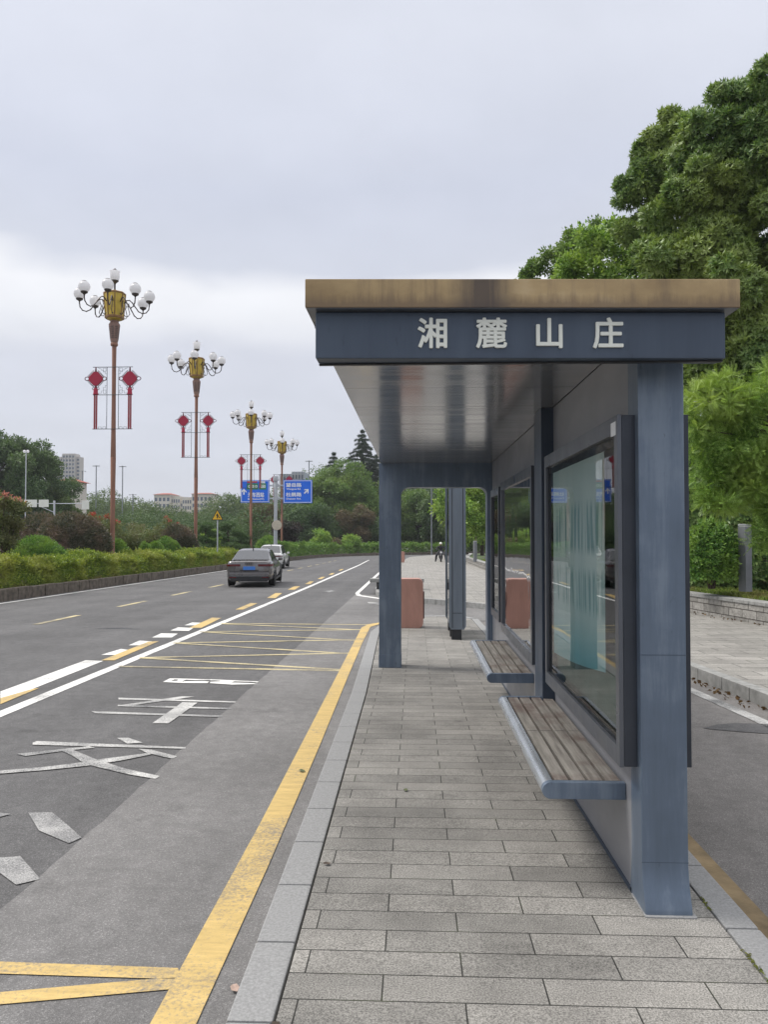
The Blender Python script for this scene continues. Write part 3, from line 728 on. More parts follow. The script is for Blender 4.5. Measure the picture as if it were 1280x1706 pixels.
# ================================================================ STREET LAMPS
def make_lamp():
    rt = empty('street_lamp', (0, 0, 0))
    p = MB(); p.tube([(0,0,-1.6),(0,0,5),(0,0,10.45)], [.135,.122,.105], 16)
    p.lathe([(.26,0),(.26,.25),(.17,.42),(.16,.5)], n=16); p.lathe([(.15,10.30),(.17,10.34),(.17,10.42),(.14,10.46)], n=16)
    p.build('pole', M['pole_red'], rt, 0, 40)
    cp = MB(); cp.lathe([(.155,10.46),(.165,10.5),(.185,10.56),(.255,11.22),(.265,11.3),(.245,11.36),(.19,11.44),(.20,11.5)], n=8, rot=R(22.5)); c_ = cp.build('capital', M['capital'], rt, .006, 30)
    gv = MB()
    for k in range(8):
        a = R(45*k); Mx = Matrix.Rotation(a, 4, 'Z')
        for q in range(7): 
            z = 10.66+.085*q; rr = (.185+(.07)*(z-10.56)/.66)*.924
            gv.box(rr-.002, rr+.012, -.05 if q%2 else -.065, .065 if q%2 else .05, z, z+.035, Mx)
    gv.build('relief', M['iron'], c_, 0)
    dr = MB(); dr.lathe([(.20,11.5),(.34,11.56),(.40,11.66),(.41,11.70),(.49,12.76),(.50,12.8),(.47,12.86),(.1,12.92)], n=8, rot=R(22.5)); d_ = dr.build('lantern_drum', M['gold'], rt, .004, 30)
    rb = MB()
    for k in range(8):
        a = R(45*k+22.5); rb.tube([(.41*math.cos(a),.41*math.sin(a),11.68),(.495*math.cos(a),.495*math.sin(a),12.80)], .028, 6)
    rb.lathe([(.44,11.60),(.45,11.62),(.45,11.70),(.43,11.72)], n=8, rot=R(22.5)); rb.lathe([(.505,12.76),(.52,12.78),(.52,12.83),(.49,12.85)], n=8, rot=R(22.5))
    rb.build('drum_rib', M['gold_rib'], d_, 0, 30)
    for k in range(8):
        a = R(45*k+11); Mx = Matrix.Rotation(a, 4, 'Z')
        path = [(.44,12.35),(.55,12.50),(.68,12.52),(.80,12.42),(.95,12.20),(1.10,11.99),(1.28,11.90),(1.46,11.95),(1.57,12.10),(1.60,12.30),(1.60,12.40)]
        ar = MB(); ar.tube([Mx @ Vector((x, 0, z)) for x, z in path], .030, 8)
        lo = [(.44,11.80),(.52,11.72),(.62,11.74),(.70,11.86),(.66,12.02),(.60,12.2),(.66,12.36)]
        ar.tube([Mx @ Vector((x, 0, z)) for x, z in lo], .020, 6)
        arm = ar.build('lamp_arm', M['iron'], rt, 0, 60)
        c = Mx @ Vector((1.60, 0, 0))
        cu = MB(); cu.lathe([(.035,12.36),(.06,12.40),(.15,12.45),(.165,12.50),(.15,12.52)], (c.x,c.y,0), 12); cu.build('cup', M['iron'], arm, 0, 40)
        gb = MB(); gb.lathe(sphere_prof(.265, 12, 12.735, -60, 66), (c.x,c.y,0), 18); gb = gb.build('globe', M['globe'], rt, 0, 60)
        cu = MB(); cu.lathe([(.12,12.965),(.11,12.995),(.05,13.02),(.01,13.025)], (c.x,c.y,0), 12); cu.build('globe_cap', M['iron'], gb, 0, 40)
    tl = MB(); tl.lathe([(.045,12.9),(.045,13.3)], n=8); tl.lathe([(.05,13.28),(.08,13.33),(.17,13.40),(.18,13.44)], n=12);     tl.build('finial_stem', M['iron'], rt, 0, 40)
    tg = MB(); tg.lathe([(.16,13.44),(.205,13.52),(.215,13.7),(.225,13.83),(.25,13.86),(.25,13.88),(.14,13.92),(.05,13.94)], n=16); tg = tg.build('top_lamp', M['globe'], rt, 0, 50)
    fi = MB(); fi.lathe([(.06,13.93),(.08,13.96),(.05,14.0),(.01,14.03)], n=10); fi.build('finial', M['iron'], tg, 0, 40)
    # knot frame
    fr = MB()
    for z in (9.27, 7.95, 6.33): fr.tube([(-.96,-.13,z),(.96,-.13,z)], .016, 6)
    for s in (-1, 1):
        fr.tube([(.28*s,-.13,6.33),(.28*s,-.13,9.27)], .014, 6)
        def st(ptl): fr.tube([(x*s,-.13,z) for x, z in ptl], .011, 5)
        st([(.30,8.95),(.36,8.95),(.36,9.04),(.46,9.04),(.46,9.13),(.57,9.13),(.57,9.2),(.68,9.2),(.68,9.26)])
        st([(.33,9.08),(.33,9.22),(.47,9.22),(.47,9.08),(.33,9.08)])
        st([(.30,8.40),(.36,8.40),(.36,8.30),(.45,8.30),(.45,8.14),(.55,8.14),(.55,8.03),(.68,8.03),(.68,7.96)])
        st([(.33,8.02),(.33,8.18),(.45,8.18),(.45,8.02),(.33,8.02)])
        st([(.34,6.35),(.34,6.44),(.46,6.44),(.46,6.37),(.54,6.37),(.54,6.43),(.68,6.43),(.68,6.35)])
        st([(.28,8.70),(.38,8.70)])
    fr.build('knot_frame', M['fret'], rt, 0, 40)
    for s in (-1, 1):
        X = .82*s
        kn = MB(); h = .34
        kn.prism([(X+h*math.cos(R(90*k+d))*(1 if abs(d) else 1), -.17, 8.72+h*math.sin(R(90*k+d))) for k in range(4) for d in (-14, 14)], (0, .08, 0))
        k_ = kn.build('knot', M['knot_red'], rt, .008)
        rm = MB()
        for q in range(4):
            a0, a1 = R(90*q+14), R(90*q+76)
            A = Vector((X+h*math.cos(a0), -.13, 8.72+h*math.sin(a0))); B = Vector((X+h*math.cos(a1), -.13, 8.72+h*math.sin(a1)))
            for i in range(5):
                P0 = A.lerp(B, (i+.12)/5); P1 = A.lerp(B, (i+.88)/5); nn = ((P0+P1)/2-Vector((X,-.13,8.72))).normalized()*.085
                rm.tube([P0, P0+nn*.8, (P0+P1)/2+nn, P1+nn*.8, P1], .013, 5)
        for sx in (-1, 1):
            cxr = X+sx*.425
            rm.tube([(cxr+.10*math.cos(R(a)), -.13, 8.72+.085*math.sin(R(a))) for a in range(0, 361, 30)], .020, 6)
            rm.tube([(X+sx*.11+.055*math.cos(R(a)), -.13, 8.25+.055*math.sin(R(a))) for a in range(0, 361, 45)], .016, 5)
        rm.tube([(X,-.13,9.03),(X,-.13,9.27)], [.055,.025], 8); rm.tube([(X,-.13,8.40),(X,-.13,8.28)], [.05,.07], 8)
        rm.build('rim_loops', M['knot_rim'], k_, 0, 40)
        nk = MB(); nk.lathe([(.08,7.96),(.12,7.97),(.115,8.02),(.10,8.1),(.105,8.22),(.06,8.28)], (X,-.13,0), 12); nk.build('collar', M['knot_red'], k_, 0, 40)
        for dx in (-.05, .05):
            ts = MB(); ts.tube([(X+dx,-.13,7.95),(X+dx,-.13,6.34)], .040, 8); ts.build('tassel', M['tassel'], k_, 0, 40)
        ts = MB(); ts.tube([(X,-.155,7.90),(X,-.155,6.40)], .014, 6); ts.build('tassel_core', M['tassel_light'], k_, 0, 40)
    return rt
LX = -14.3
lamp0 = make_lamp()
lab = ['ornate red brown street lamp with globes and red knots, nearest and tallest', 'ornate red brown street lamp just left of the yellow triangle sign',
       'ornate red brown street lamp standing in front of the left blue road sign', 'ornate red brown street lamp farthest off, rising between the two blue road signs']
for i, (px, top) in enumerate(((187.5, 447), (326, 567), (418, 667), (469.5, 717))):
    d = ray(px, 840); y = LX*d.y/d.x; o = lamp0 if i == 0 else copy_tree(lamp0)
    o.location = (LX, y, at(px, top, y).z-14.03); tag(o, lab[i], 'street lamp', 'ornate street lamps along the median')

# ================================================================ SIGNS
def gantry():
    Y = 76.5; base = gz(Y)+.15
    pp = at(459, 880, Y)
    rt = empty('road_sign', (pp.x, Y, base), 0, 'pair of blue road signs on one grey post over the median', 'road sign')
    k = Y/1280
    def Z(py): return HC+(887-py)*k - base
    def X(px): return px_x(px, Y) - pp.x
    p = MB(); p.tube([(0,0,-.3),(0,0,Z(800)),(0,0,Z(793))], [.22,.20,.20], 14); p.lathe([(.26,Z(800)-.05),(.28,Z(800)),(.26,Z(794))], n=12)
    p.build('post', M['pale_pole'], rt, 0, 40)
    for py in (808, 830):
        a = MB(); a.tube([(X(405),.25,Z(py)),(X(518),.25,Z(py))], .09, 8); a.box(-.3,.3,.02,.34,Z(py)-.16,Z(py)+.16); a.build('cross_arm', M['pale_pole'], rt, 0, 40)
    d = MB(); d.lathe([(.48,-.30),(.5,-.28),(.5,-.26),(.48,-.24)], (X(462),0,Z(875)), 24, 'y'); d.build('round_plate', M['beige'], rt, 0, 40)
    def panel(x0, x1, y0, y1):
        q = MB(); q.box(X(x0), X(x1), .05, .10, Z(y1), Z(y0)); o = q.build('sign_panel', M['sign_blue'], rt, .01)
        e = MB(); w = .05; f = .06
        for a0, a1, b0, b1 in ((X(x0)+f, X(x1)-f, Z(y0)-f-w, Z(y0)-f), (X(x0)+f, X(x1)-f, Z(y1)+f, Z(y1)+f+w), (X(x0)+f, X(x0)+f+w, Z(y1)+f+w, Z(y0)-f-w), (X(x1)-f-w, X(x1)-f, Z(y1)+f+w, Z(y0)-f-w)): e.box(a0, a1, .040, .049, b0, b1)
        e.build('border', M['white_letters'], o, 0); return o
    def T(par, body, px, py, h, wpx, m=M['white_letters'], b=.012):
        return ctext(body, h*k*1.15, b, .004, 'lettering', m, (X(px), .042, Z(py)), (R(90), 0, 0), par, wpx*k)
    def arrow(par, px, py, s, rot):
        pts = [(0,1),(.85,.1),(.85,-.35),(.22,.25),(.22,-1),(-.22,-1),(-.22,.25),(-.85,-.35),(-.85,.1)]
        q = MB(); c, n = math.cos(rot), math.sin(rot)
        q.prism([(X(px)+(x*c-z*n)*s*k, .038, Z(py)+(x*n+z*c)*s*k) for x, z in pts], (0, .008, 0)); q.build('arrow', M['white_letters'], par, 0)
    L = panel(400.3, 448.5, 799, 837); Rr = panel(471.5, 520, 799, 838)
    for (a0, a1, b0, b1) in ((410.5, 429.5, 804.5, 815), (431, 443, 804.5, 815)):
        q = MB(); q.box(X(a0), X(a1), .041, .049, Z(b1), Z(b0)); q.build('green_patch', M['sign_green'], L, 0)
    q = MB(); q.box(X(411), X(428), .041, .049, Z(803.6), Z(801)); q.build('red_patch', M['sign_red'], L, 0)
    T(L, 'G5513', 420.5, 810, 5.5, 15); T(L, 'G50', 437, 810, 6.5, 9); T(L, '高速', 437, 803, 3, 8)
    T(L, '汽车西站', 426, 824.5, 7.5, 27); T(L, 'Bus Station(W)', 426, 831, 3.2, 27, b=.006); arrow(L, 405.8, 818.5, 5.0, 0)
    T(Rr, '望岳路', 489, 808, 6.2, 26); T(Rr, 'Wangyue Rd.', 489, 814.2, 3.2, 24.5, b=.006); T(Rr, '杜鹃路', 489, 824, 6.2, 26); T(Rr, 'Dujuan Rd.', 489, 830.6, 3.2, 24.5, b=.006)
    arrow(Rr, 510.3, 818, 5.2, R(-45))
gantry()

def triangle_sign():
    Y = 49.5; p = at(362, 880, Y); k = Y/1280; base = gz(Y)+.15
    rt = empty('warning_sign', (p.x, Y, base), 0, 'yellow triangular merge warning sign on a thin grey post', 'warning sign')
    def Z(py): return HC+(887-py)*k - base
    q = MB(); q.tube([(0,0.03,-.2),(0,0.03,Z(850))], .045, 10); q.build('post', M['pale_pole'], rt, 0, 40)
    w = 10.2*k; zb, zt = Z(866.5), Z(847.5)
    def tri(s, y, t, m, name, par):
        cz = zb+(zt-zb)/3; q = MB(); q.prism([(-w*s, y, cz+(zb-cz)*s), (w*s, y, cz+(zb-cz)*s), (0, y, cz+(zt-cz)*s)], (0, t, 0)); return q.build(name, m, par, .004)
    a = tri(1, -.02, .02, M['sign_black'], 'plate', rt); tri(.80, -.026, .005, M['sign_yellow'], 'face', a)
    s = MB(); s.prism([(-.035,-.030,zb+.12),(.035,-.030,zb+.12),(.035,-.030,zb+.30),(.10,-.030,zb+.30),(0,-.030,zb+.45),(-.10,-.030,zb+.30),(-.035,-.030,zb+.30)], (0,.003,0))
    s.prism([(.16,-.0305,zb+.12),(.20,-.0305,zb+.15),(.045,-.0305,zb+.30),(.04,-.0305,zb+.24)], (0,.003,0)); s.build('symbol', M['sign_black'], a, 0)
triangle_sign()

def back_gantry():
    Y = 60; k = Y/1280; p = at(90, 850, Y); base = gz(Y)
    rt = empty('sign_gantry', (p.x, Y, base), 0, 'pale gantry with blank white sign backs beyond the shrubs', 'sign gantry')
    def Z(py): return HC+(887-py)*k - base
    def X(px): return px_x(px, Y) - p.x
    q = MB(); q.tube([(0,0,-.2),(0,0,Z(833))], .075, 10); q.build('post', M['pale_pole'], rt, 0, 40)
    q = MB(); q.tube([(X(30),0,Z(838)),(X(146),0,Z(838))], .035, 8); q.tube([(X(64),0,Z(842)),(0,0,Z(853))], .025, 6); q.build('beam', M['pale_pole'], rt, 0, 40)
    for a, b, c, d in ((29,61,831.5,844),(64,80.5,831.5,844),(136,148,833,848)):
        q = MB(); q.box(X(a), X(b), -.06, -.03, Z(d), Z(c)); q.build('sign_panel', M['white_plastic'], rt, .01)
back_gantry()

def thin_lamp(px, py_top, Y, heads, label, m='mast'):
    p = at(px, py_top, Y); base = gz(Y); h = p.z-base; k = Y/1280
    rt = empty('light_mast', (p.x, Y, base), 0, label, 'light mast', 'thin light masts beyond the trees')
    q = MB(); q.tube([(0,0,-.2),(0,0,h)], [1.2*k, .85*k], 8); q.build('mast', M[m], rt, 0, 40)
    hd = MB()
    if heads == 'globes':
        for s in (-1, 1): hd.lathe(sphere_prof(2.6*k, 8, h), (s*2.9*k,0,0), 12)
        hd.build('lamp_head', M['globe'], rt, 0, 60)
    else:
        n = 6 if heads == 'cross' else 3
        for i in range(n):
            x = (-5.2+10.4*i/(n-1))*k; hd.box(x-.9*k, x+.9*k, -1.2*k, 1.2*k, h-1.0*k, h-.2*k)
        hd.box(-5.8*k, 5.8*k, -.25*k, .25*k, h-.2*k, h+.3*k); hd.box(-.4*k,.4*k,-3*k,3*k,h+.3*k,h+.8*k); hd.build('lamp_head', M['grey_metal'], rt, 0)
M['mast'] = plain('far_mast_grey', (.24,.26,.28), .6, .2, .1)
thin_lamp(43, 752, 76, 'globes', 'pale twin globe light mast before the big left tree', 'pale_pole')
thin_lamp(137, 785, 150, 'short', 'short grey light mast beside the tall tower block')
thin_lamp(160, 776, 190, 'cross', 'tall cross headed light mast left of the nearest street lamp')
thin_lamp(204, 777, 185, 'cross', 'tall cross headed light mast right of the nearest street lamp')
thin_lamp(221, 824, 120, 'short', 'low grey light mast rising from the far woods')
thin_lamp(515, 768, 190, 'cross', 'cross headed light mast above the right blue road sign')
thin_lamp(719, 690, 118, 'short', 'pale light mast among woods seen through the shelter')

# ================================================================ VEHICLES
def make_car(name, x, y, rz, paint_m, label, W=1.85, H=1.45, Lc=4.75, sedan=True, arch=False):
    rt = empty(name, (x, y, gz(y)+ROAD+.012), rz, label, 'car')
    hw = W/2
    # body shell: stations from the tail (y=0) forward: y, half width factor, belt height, bottom height, crown
    sts = [(0,.80,.93,.40,.0),(.05,.90,.985,.30,.01),(.18,.95,1.0,.25,.02),(.55,.985,1.0,.23,.02),(1.2,1.0,.955,.22,.03),(2.4,1.0,.94,.22,.03),(3.3,.99,.93,.22,.04),(3.95,.965,.84,.23,.04),(4.4,.91,.74,.25,.03),(4.65,.80,.66,.30,.02),(Lc,.62,.58,.38,.0)]
    prof = []
    for (yy, f, zb, z0, cr) in sts:
        w = hw*f
        half = [(w*.84,z0),(w*.955,z0+.08),(w*.985,(z0+zb)*.42),(w,(z0+zb)*.53),(w*.975,zb-.12),(w*.93,zb-.03),(w*.86,zb),(w*.45,zb+cr)]
        prof.append([(px, yy, pz) for px, pz in half] + [(0, yy, zb+cr*1.15)] + [(-px, yy, pz) for px, pz in half[::-1]])
    n = len(prof[0]); mb = MB()
    for p in prof: mb.v += p
    for i in range(len(prof)-1):
        for k in range(n): mb.f.append((i*n+k, i*n+(k+1)%n, (i+1)*n+(k+1)%n, (i+1)*n+k))
    mb.f += [tuple(range(n-1,-1,-1)), tuple(range((len(prof)-1)*n, len(prof)*n))]
    body = mb.build('body', paint_m, rt, 0, 50)
    # cabin
    cs = [(.50,.80,.985,.985),(1.28,.80,.95,H-.065),(1.75,.805,.94,H-.01),(2.35,.81,.94,H),(2.75,.81,.94,H-.03),(3.50,.80,.93,.945)]
    wt = [.74,.60,.59,.585,.585,.72]
    sec = []
    for (yy, wb, zb, zt), t in zip(cs, wt):
        b_, t_ = hw*wb/.92, hw*t/.92
        sec.append([(b_,yy,zb),(b_+(t_-b_)*.55,yy,zb+(zt-zb)*.62),(t_+.02,yy,zt-.045*(zt>1.1)),(t_-.09,yy,zt),(0,yy,zt+.015),(-t_+.09,yy,zt),(-t_-.02,yy,zt-.045*(zt>1.1)),(-b_-(t_-b_)*.55,yy,zb+(zt-zb)*.62),(-b_,yy,zb)])
    mb = MB(); n = 9
    for p in sec: mb.v += p
    for i in range(5):
        for k in range(8): mb.f.append((i*n+k, i*n+k+1, (i+1)*n+k+1, (i+1)*n+k))
    mb.build('cabin', paint_m, rt, 0, 35)
    def patch(i, j, ka, kb, ins, name):      # pane lifted a few mm off the cabin surface, following its curve
        q = MB(); cols = []
        for k in range(ka, kb+1):
            cols.append((Vector(sec[i][k]), Vector(sec[j][k])))
        N_ = len(cols); u0, u1 = ins[0], 1-ins[1]
        def cp(t):
            f = t*(N_-1); a = min(int(f), N_-2); return cols[a][0].lerp(cols[a+1][0], f-a), cols[a][1].lerp(cols[a+1][1], f-a)
        tt = [ins[2]+(1-ins[2]-ins[3])*q_/6 for q_ in range(7)]
        nrm = (cp(.5)[1]-cp(.5)[0]).cross(cp(.9)[0]-cp(.1)[0]).normalized()
        ctr = Vector((0, (cs[i][0]+cs[j][0])/2, .7))
        if nrm.dot(cp(.5)[0]-ctr) < 0: nrm = -nrm
        A = []; B = []
        for t in tt:
            a, b = cp(t); A.append(a.lerp(b, u0)+nrm*.012); B.append(a.lerp(b, u1)+nrm*.012)
        q.add(A+B, [(k, k+1, 8+k, 7+k) for k in range(6)])
        return q.build(name, M['car_glass'], rt, 0, 60)
    patch(0, 1, 2, 6, (.12, .03, .07, .07), 'rear_window')
    patch(4, 5, 2, 6, (.03, .1, .05, .05), 'windscreen')
    for ka, kb in ((0, 2), (6, 8)):
        s = MB()
        for i, (u0, u1) in ((1, (.05, .97)), (2, (.03, .97)), (3, (.0, .8)), ):
            pa = [Vector(sec[i][k]) for k in ((0,1,2) if ka == 0 else (8,7,6))]; pb = [Vector(sec[i+1][k]) for k in ((0,1,2) if ka == 0 else (8,7,6))]
            sg = Vector((.012 if ka == 0 else -.012, 0, .002))
            A = [pa[k].lerp(pb[k], u0)+sg for k in range(3)]; B = [pa[k].lerp(pb[k], u1)+sg for k in range(3)]
            A[0] = A[0].lerp(A[1], .12); B[0] = B[0].lerp(B[1], .12); A[2] = A[2].lerp(A[1], .15); B[2] = B[2].lerp(B[1], .15)
            s.add(A+B, [(0,1,4,3),(1,2,5,4)])
        pa = [Vector(sec[0][k]) for k in ((0,2) if ka == 0 else (8,6))]; pb = [Vector(sec[1][k]) for k in ((0,1,2) if ka == 0 else (8,7,6))]
        s.add([pa[0].lerp(pb[0], .45)+sg, pb[0].lerp(pb[1], .12)+sg, pb[1]+sg, pb[2].lerp(pb[1], .2)+sg], [(0,1,2,3)])
        s.build('side_window', M['car_glass'], rt, 0, 60)
    # wheels, black arches and sills
    for wy in (.98, 3.78):
        for s in (-1, 1):
            wh = empty('wheel', (s*(hw-.125), wy, .33)); wh.parent = rt
            t = MB(); t.lathe([(.20,-.12),(.29,-.125),(.325,-.09),(.33,-.04),(.33,.04),(.325,.09),(.29,.125),(.20,.12)], n=24, axis='x'); t.build('tyre', M['tyre'], wh, 0, 40)
            r = MB(); r.lathe([(.21,-.10*s),(.215,.118*s),(.19,.10*s),(.06,.085*s),(.055,.10*s),(.001,.10*s)], n=20, axis='x')
            for k in range(5):
                a = 2*math.pi*k/5; r.box(.09*s-.012, .09*s+.018, -.03, .03, .04, .20, Matrix.Rotation(a, 4, 'X'))
            r.build('rim', M['rim'], wh, 0, 40)
            ar = MB(); ar.tube([(s*(hw*.985-.02), wy+.385*math.cos(R(a)), .34+.385*math.sin(R(a))) for a in range(0, 181, 15)], .045, 6); ar.lathe([(.38,-.02*s),(.38,.012*s)], (s*(hw*.975), wy, .34), 24, 'x'); ar.build('wheel_arch', M['dark'], rt, 0, 40)
    for s in (-1, 1):
        m_ = MB(); m_.box(s*(hw+.02)-.09, s*(hw+.02)+.09, 3.02, 3.12, .93, 1.06); m_.build('wing_mirror', paint_m, rt, .03)
        b = MB(); b.box(s*hw*.98-.012, s*hw*.98+.012, 1.4, 3.35, .22, .31); b.build('sill', M['dark'], rt, .004)
        for hy in (1.55, 2.55):
            b = MB(); b.box(s*(hw*.985)-.015, s*(hw*.985)+.012, hy, hy+.16, .80, .825); b.build('handle', paint_m, rt, .004)
    # tail
    for s in (-1, 1):
        q = MB(); q.prism([(s*x_, y_, .80) for x_, y_ in ((.34,-.020),(.72,-.020),(.815,.02),(.885,.12),(.912,.26),(.86,.26),(.80,.12),(.70,.06),(.34,.05))], (0,0,.085)); q.build('tail_lamp', M['tail'], rt, .006)
    q = MB(); q.prism([(-hw*.80,.02,1.005),(hw*.80,.02,1.005),(hw*.72,-.045,1.018),(0,-.06,1.024),(-hw*.72,-.045,1.018)], (0,0,.02)); q.build('boot_lip', M['dark'] if not arch else paint_m, rt, .004)
    q = MB(); q.box(-hw*.78, hw*.78, -.035, .1, .22, .43); q.box(-hw*.86, hw*.86, -.01, .12, .33, .40); q.build('rear_diffuser', M['dark'], rt, .02)
    q = MB(); q.box(-hw*.84, hw*.84, -.045, .1, .445, .565); q.build('rear_bumper', paint_m, rt, .03)
    q = MB(); q.box(-hw*.80, hw*.80, -.052, -.03, .428, .440); q.build('trim_strip', M['chrome'], rt, 0)
    q = MB(); q.box(-.23, .23, -.028, -.012, .665, .80); pl = q.build('number_plate', M['plate'], rt, .004)
    q = MB(); q.box(-.36, .36, -.018, .02, .625, .665); q.build('plate_recess', M['dark'], rt, .004)
    q = MB(); q.box(-hw*.83, hw*.83, -.012, .05, .588, .604); q.build('bumper_gap', M['dark'], rt, 0)
    for s in (-1, 1):
        q = MB(); q.box(s*.62-.13, s*.62+.13, -.05, -.03, .36, .40); q.build('reflector', M['tail'], rt, 0)
    an = MB(); an.prism([(-.012,1.25,H-.06),(-.012,1.42,H-.03),(-.012,1.25,H+.035)], (.024,0,0)); an.build('roof_antenna', M['dark'], rt, 0)
    if not arch:
        e = MB()
        for k in range(4):
            c = -.105+.07*k; e.tube([(c+.047*math.cos(R(a)), -.025, .905+.047*math.sin(R(a))) for a in range(0, 361, 30)], .008, 6)
        e.build('badge', M['iron'], rt, 0, 60)
    else:
        for s in (-1, 1):
            q = MB(); q.prism([(s*.45,-.03,.50),(s*.78,.0,.50),(s*.84,.02,.66),(s*.72,-.01,.74),(s*.62,-.02,.60)], (0,.04,0)); q.build('bumper_vent', M['dark'], rt, .01)
    return rt
make_car('grey_sedan', -6.42, 29.5, R(5.2), M['car_grey'], 'dark grey four door saloon car driving away in the near lane')
make_car('white_car', -9.8, 51.0, R(3), M['car_white'], 'white saloon car ahead of the dark grey one', W=1.90, H=1.58, arch=True)

def skin_mesh(name, joints, edges, m, parent=None, sub=2, root='pelvis'):
    names = list(joints); idx = {k: i for i, k in enumerate(names)}
    me = bpy.data.meshes.new(name); me.from_pydata([joints[k][0] for k in names], [(idx[a], idx[b]) for a, b in edges], [])
    o = link(name, me)
    sk = o.modifiers.new('skin', 'SKIN'); sk.use_smooth_shade = True
    for i, k in enumerate(names):
        r = joints[k][1]; me.skin_vertices[0].data[i].radius = (r, r) if not isinstance(r, tuple) else r
        me.skin_vertices[0].data[i].use_root = (k == root)
    ss = o.modifiers.new('sub', 'SUBSURF'); ss.levels = ss.render_levels = sub
    bpy.context.view_layer.update()
    out = bpy.data.meshes.new_from_object(o.evaluated_get(bpy.context.evaluated_depsgraph_get()))
    bpy.data.objects.remove(o); out.name = name
    out.materials.clear(); out.materials.append(m)
    for p in out.polygons: p.use_smooth = True
    return link(name, out, parent)

M['shield'] = plain('silver_scooter_shield', (.07,.07,.075), .35, .4, .1)
def scooter_and_rider(x, y):
    z = gz(y)+.002
    sc = empty('scooter', (x, y, z), 0, 'dark motor scooter with silver front shield seen head-on on the far footpath', 'scooter')
    for wy in (-.62, .62):
        w = MB(); w.lathe([(.12,-.05),(.20,-.06),(.245,-.04),(.255,0),(.245,.04),(.20,.06),(.12,.05)], (0, wy, .255), 20, 'x'); t = w.build('tyre', M['tyre'], sc, 0, 40)
        r = MB(); r.lathe([(.13,-.045),(.14,0),(.13,.045)], (0, wy, .255), 16, 'x'); r.build('rim', M['rim'], t, 0)
    b = MB(); b.tube([(0,-.66,.50),(0,-.52,.56),(0,-.40,.52)], [.05,.10,.06], 10); b.build('front_mudguard', M['dark'], sc, 0, 50)
    s = MB()
    secs = [(.12,-.42,.48),(.17,-.45,.58),(.18,-.46,.72),(.14,-.44,.86),(.08,-.40,.95)]
    for w_, yy, zz_ in secs: s.v += [(-w_, yy+.10, zz_), (-w_*.5, yy-.03, zz_), (0, yy-.06, zz_), (w_*.5, yy-.03, zz_), (w_, yy+.10, zz_), (0, yy+.16, zz_)]
    for i in range(4):
        for k in range(6): s.f.append((i*6+k, i*6+(k+1)%6, i*6+6+(k+1)%6, i*6+6+k))
    s.f += [(5,4,3,2,1,0), tuple(range(24, 30))]
    s.build('leg_shield', M['shield'], sc, .01, 50)
    h = MB(); h.lathe(sphere_prof(.085, 8), (0,-.53,.80), 14); h.build('headlight', M['globe'], sc, 0, 60)
    h = MB(); h.tube([(0,-.55,.45),(0,-.38,.98)], .03, 8); h.tube([(-.36,-.27,1.03),(-.15,-.36,1.0),(.15,-.36,1.0),(.36,-.27,1.03)], .018, 8); h.build('handlebar', M['dark'], sc, 0, 40)
    for s_ in (-1, 1):
        m_ = MB(); m_.tube([(s_*.26,-.32,1.01),(s_*.33,-.33,1.14)], .01, 6); m_.lathe([(.001,-.01),(.06,-.008),(.06,.008),(.001,.01)], (s_*.345,-.33,1.18), 12, 'y'); m_.build('mirror', M['dark'], sc, 0, 40)
    b = MB(); b.box(-.16,.16,-.36,.12,.28,.36); b.prism([(-.17,.05,.34),(-.17,.75,.42),(-.17,.80,.70),(-.17,.15,.70)], (.34,0,0)); b.build('body', M['dark'], sc, .03)
    b = MB(); b.box(-.15,.15,.10,.78,.70,.77); b.build('seat', M['tyre'], sc, .03)
    pe = empty('person', (x, y, z), 0, 'rider in black clothes and white helmet astride the scooter', 'person')
    J = {'pelvis':((0,.33,.86),.15),'waist':((0,.33,1.0),.14),'chest':((0,.26,1.20),(.19,.13)),'upper':((0,.23,1.31),(.15,.10)),'neck':((0,.22,1.38),.055),'head0':((0,.20,1.44),.075),'head1':((0,.20,1.53),.085),'head2':((0,.21,1.60),.06)}
    E = [('pelvis','waist'),('waist','chest'),('chest','upper'),('upper','neck'),('neck','head0'),('head0','head1'),('head1','head2')]
    for s_, q in ((-1,'l'),(1,'r')):
        J.update({'sh'+q:((s_*.19,.22,1.29),.075),'el'+q:((s_*.42,.08,1.10),.062),'wr'+q:((s_*.33,-.20,1.06),.042),'pa'+q:((s_*.30,-.27,1.055),.036),
                  'hip'+q:((s_*.15,.27,.80),.13),'kn'+q:((s_*.37,-.14,.60),.115),'an'+q:((s_*.44,.06,.10),.08),'to'+q:((s_*.47,-.14,.06),.065)})
        E += [('upper','sh'+q),('sh'+q,'el'+q),('el'+q,'wr'+q),('wr'+q,'pa'+q),('pelvis','hip'+q),('hip'+q,'kn'+q),('kn'+q,'an'+q),('an'+q,'to'+q)]
        for f in range(4):
            fx = s_*(.265+.022*f); J['f%d%s' % (f, q)] = ((fx,-.312,1.058),.010); J['g%d%s' % (f, q)] = ((fx,-.318-.004*(f%2),1.025),.008)
            E += [('pa'+q,'f%d%s' % (f, q)),('f%d%s' % (f, q),'g%d%s' % (f, q))]
        J['th'+q] = ((s_*.255,-.27,1.03),.010); E += [('pa'+q,'th'+q)]
    skin_mesh('body', J, E, M['jacket'], pe)
    fc = MB(); fc.lathe([(.001,-.10),(.05,-.097),(.075,-.07),(.08,-.03)], (0,.205,1.49), 12, 'y'); 
    fc.tube([(0,.10,1.51),(0,.082,1.485)], [.010,.014], 6); f = fc.build('face', M['skin'], pe, 0, 60)
    ey = MB()
    for s_ in (-1, 1): ey.lathe(sphere_prof(.010, 6), (s_*.03,.118,1.505), 8)
    ey.box(-.022,.022,.104,.112,1.448,1.454); ey.build('eyes_and_mouth', M['dark'], f, 0)
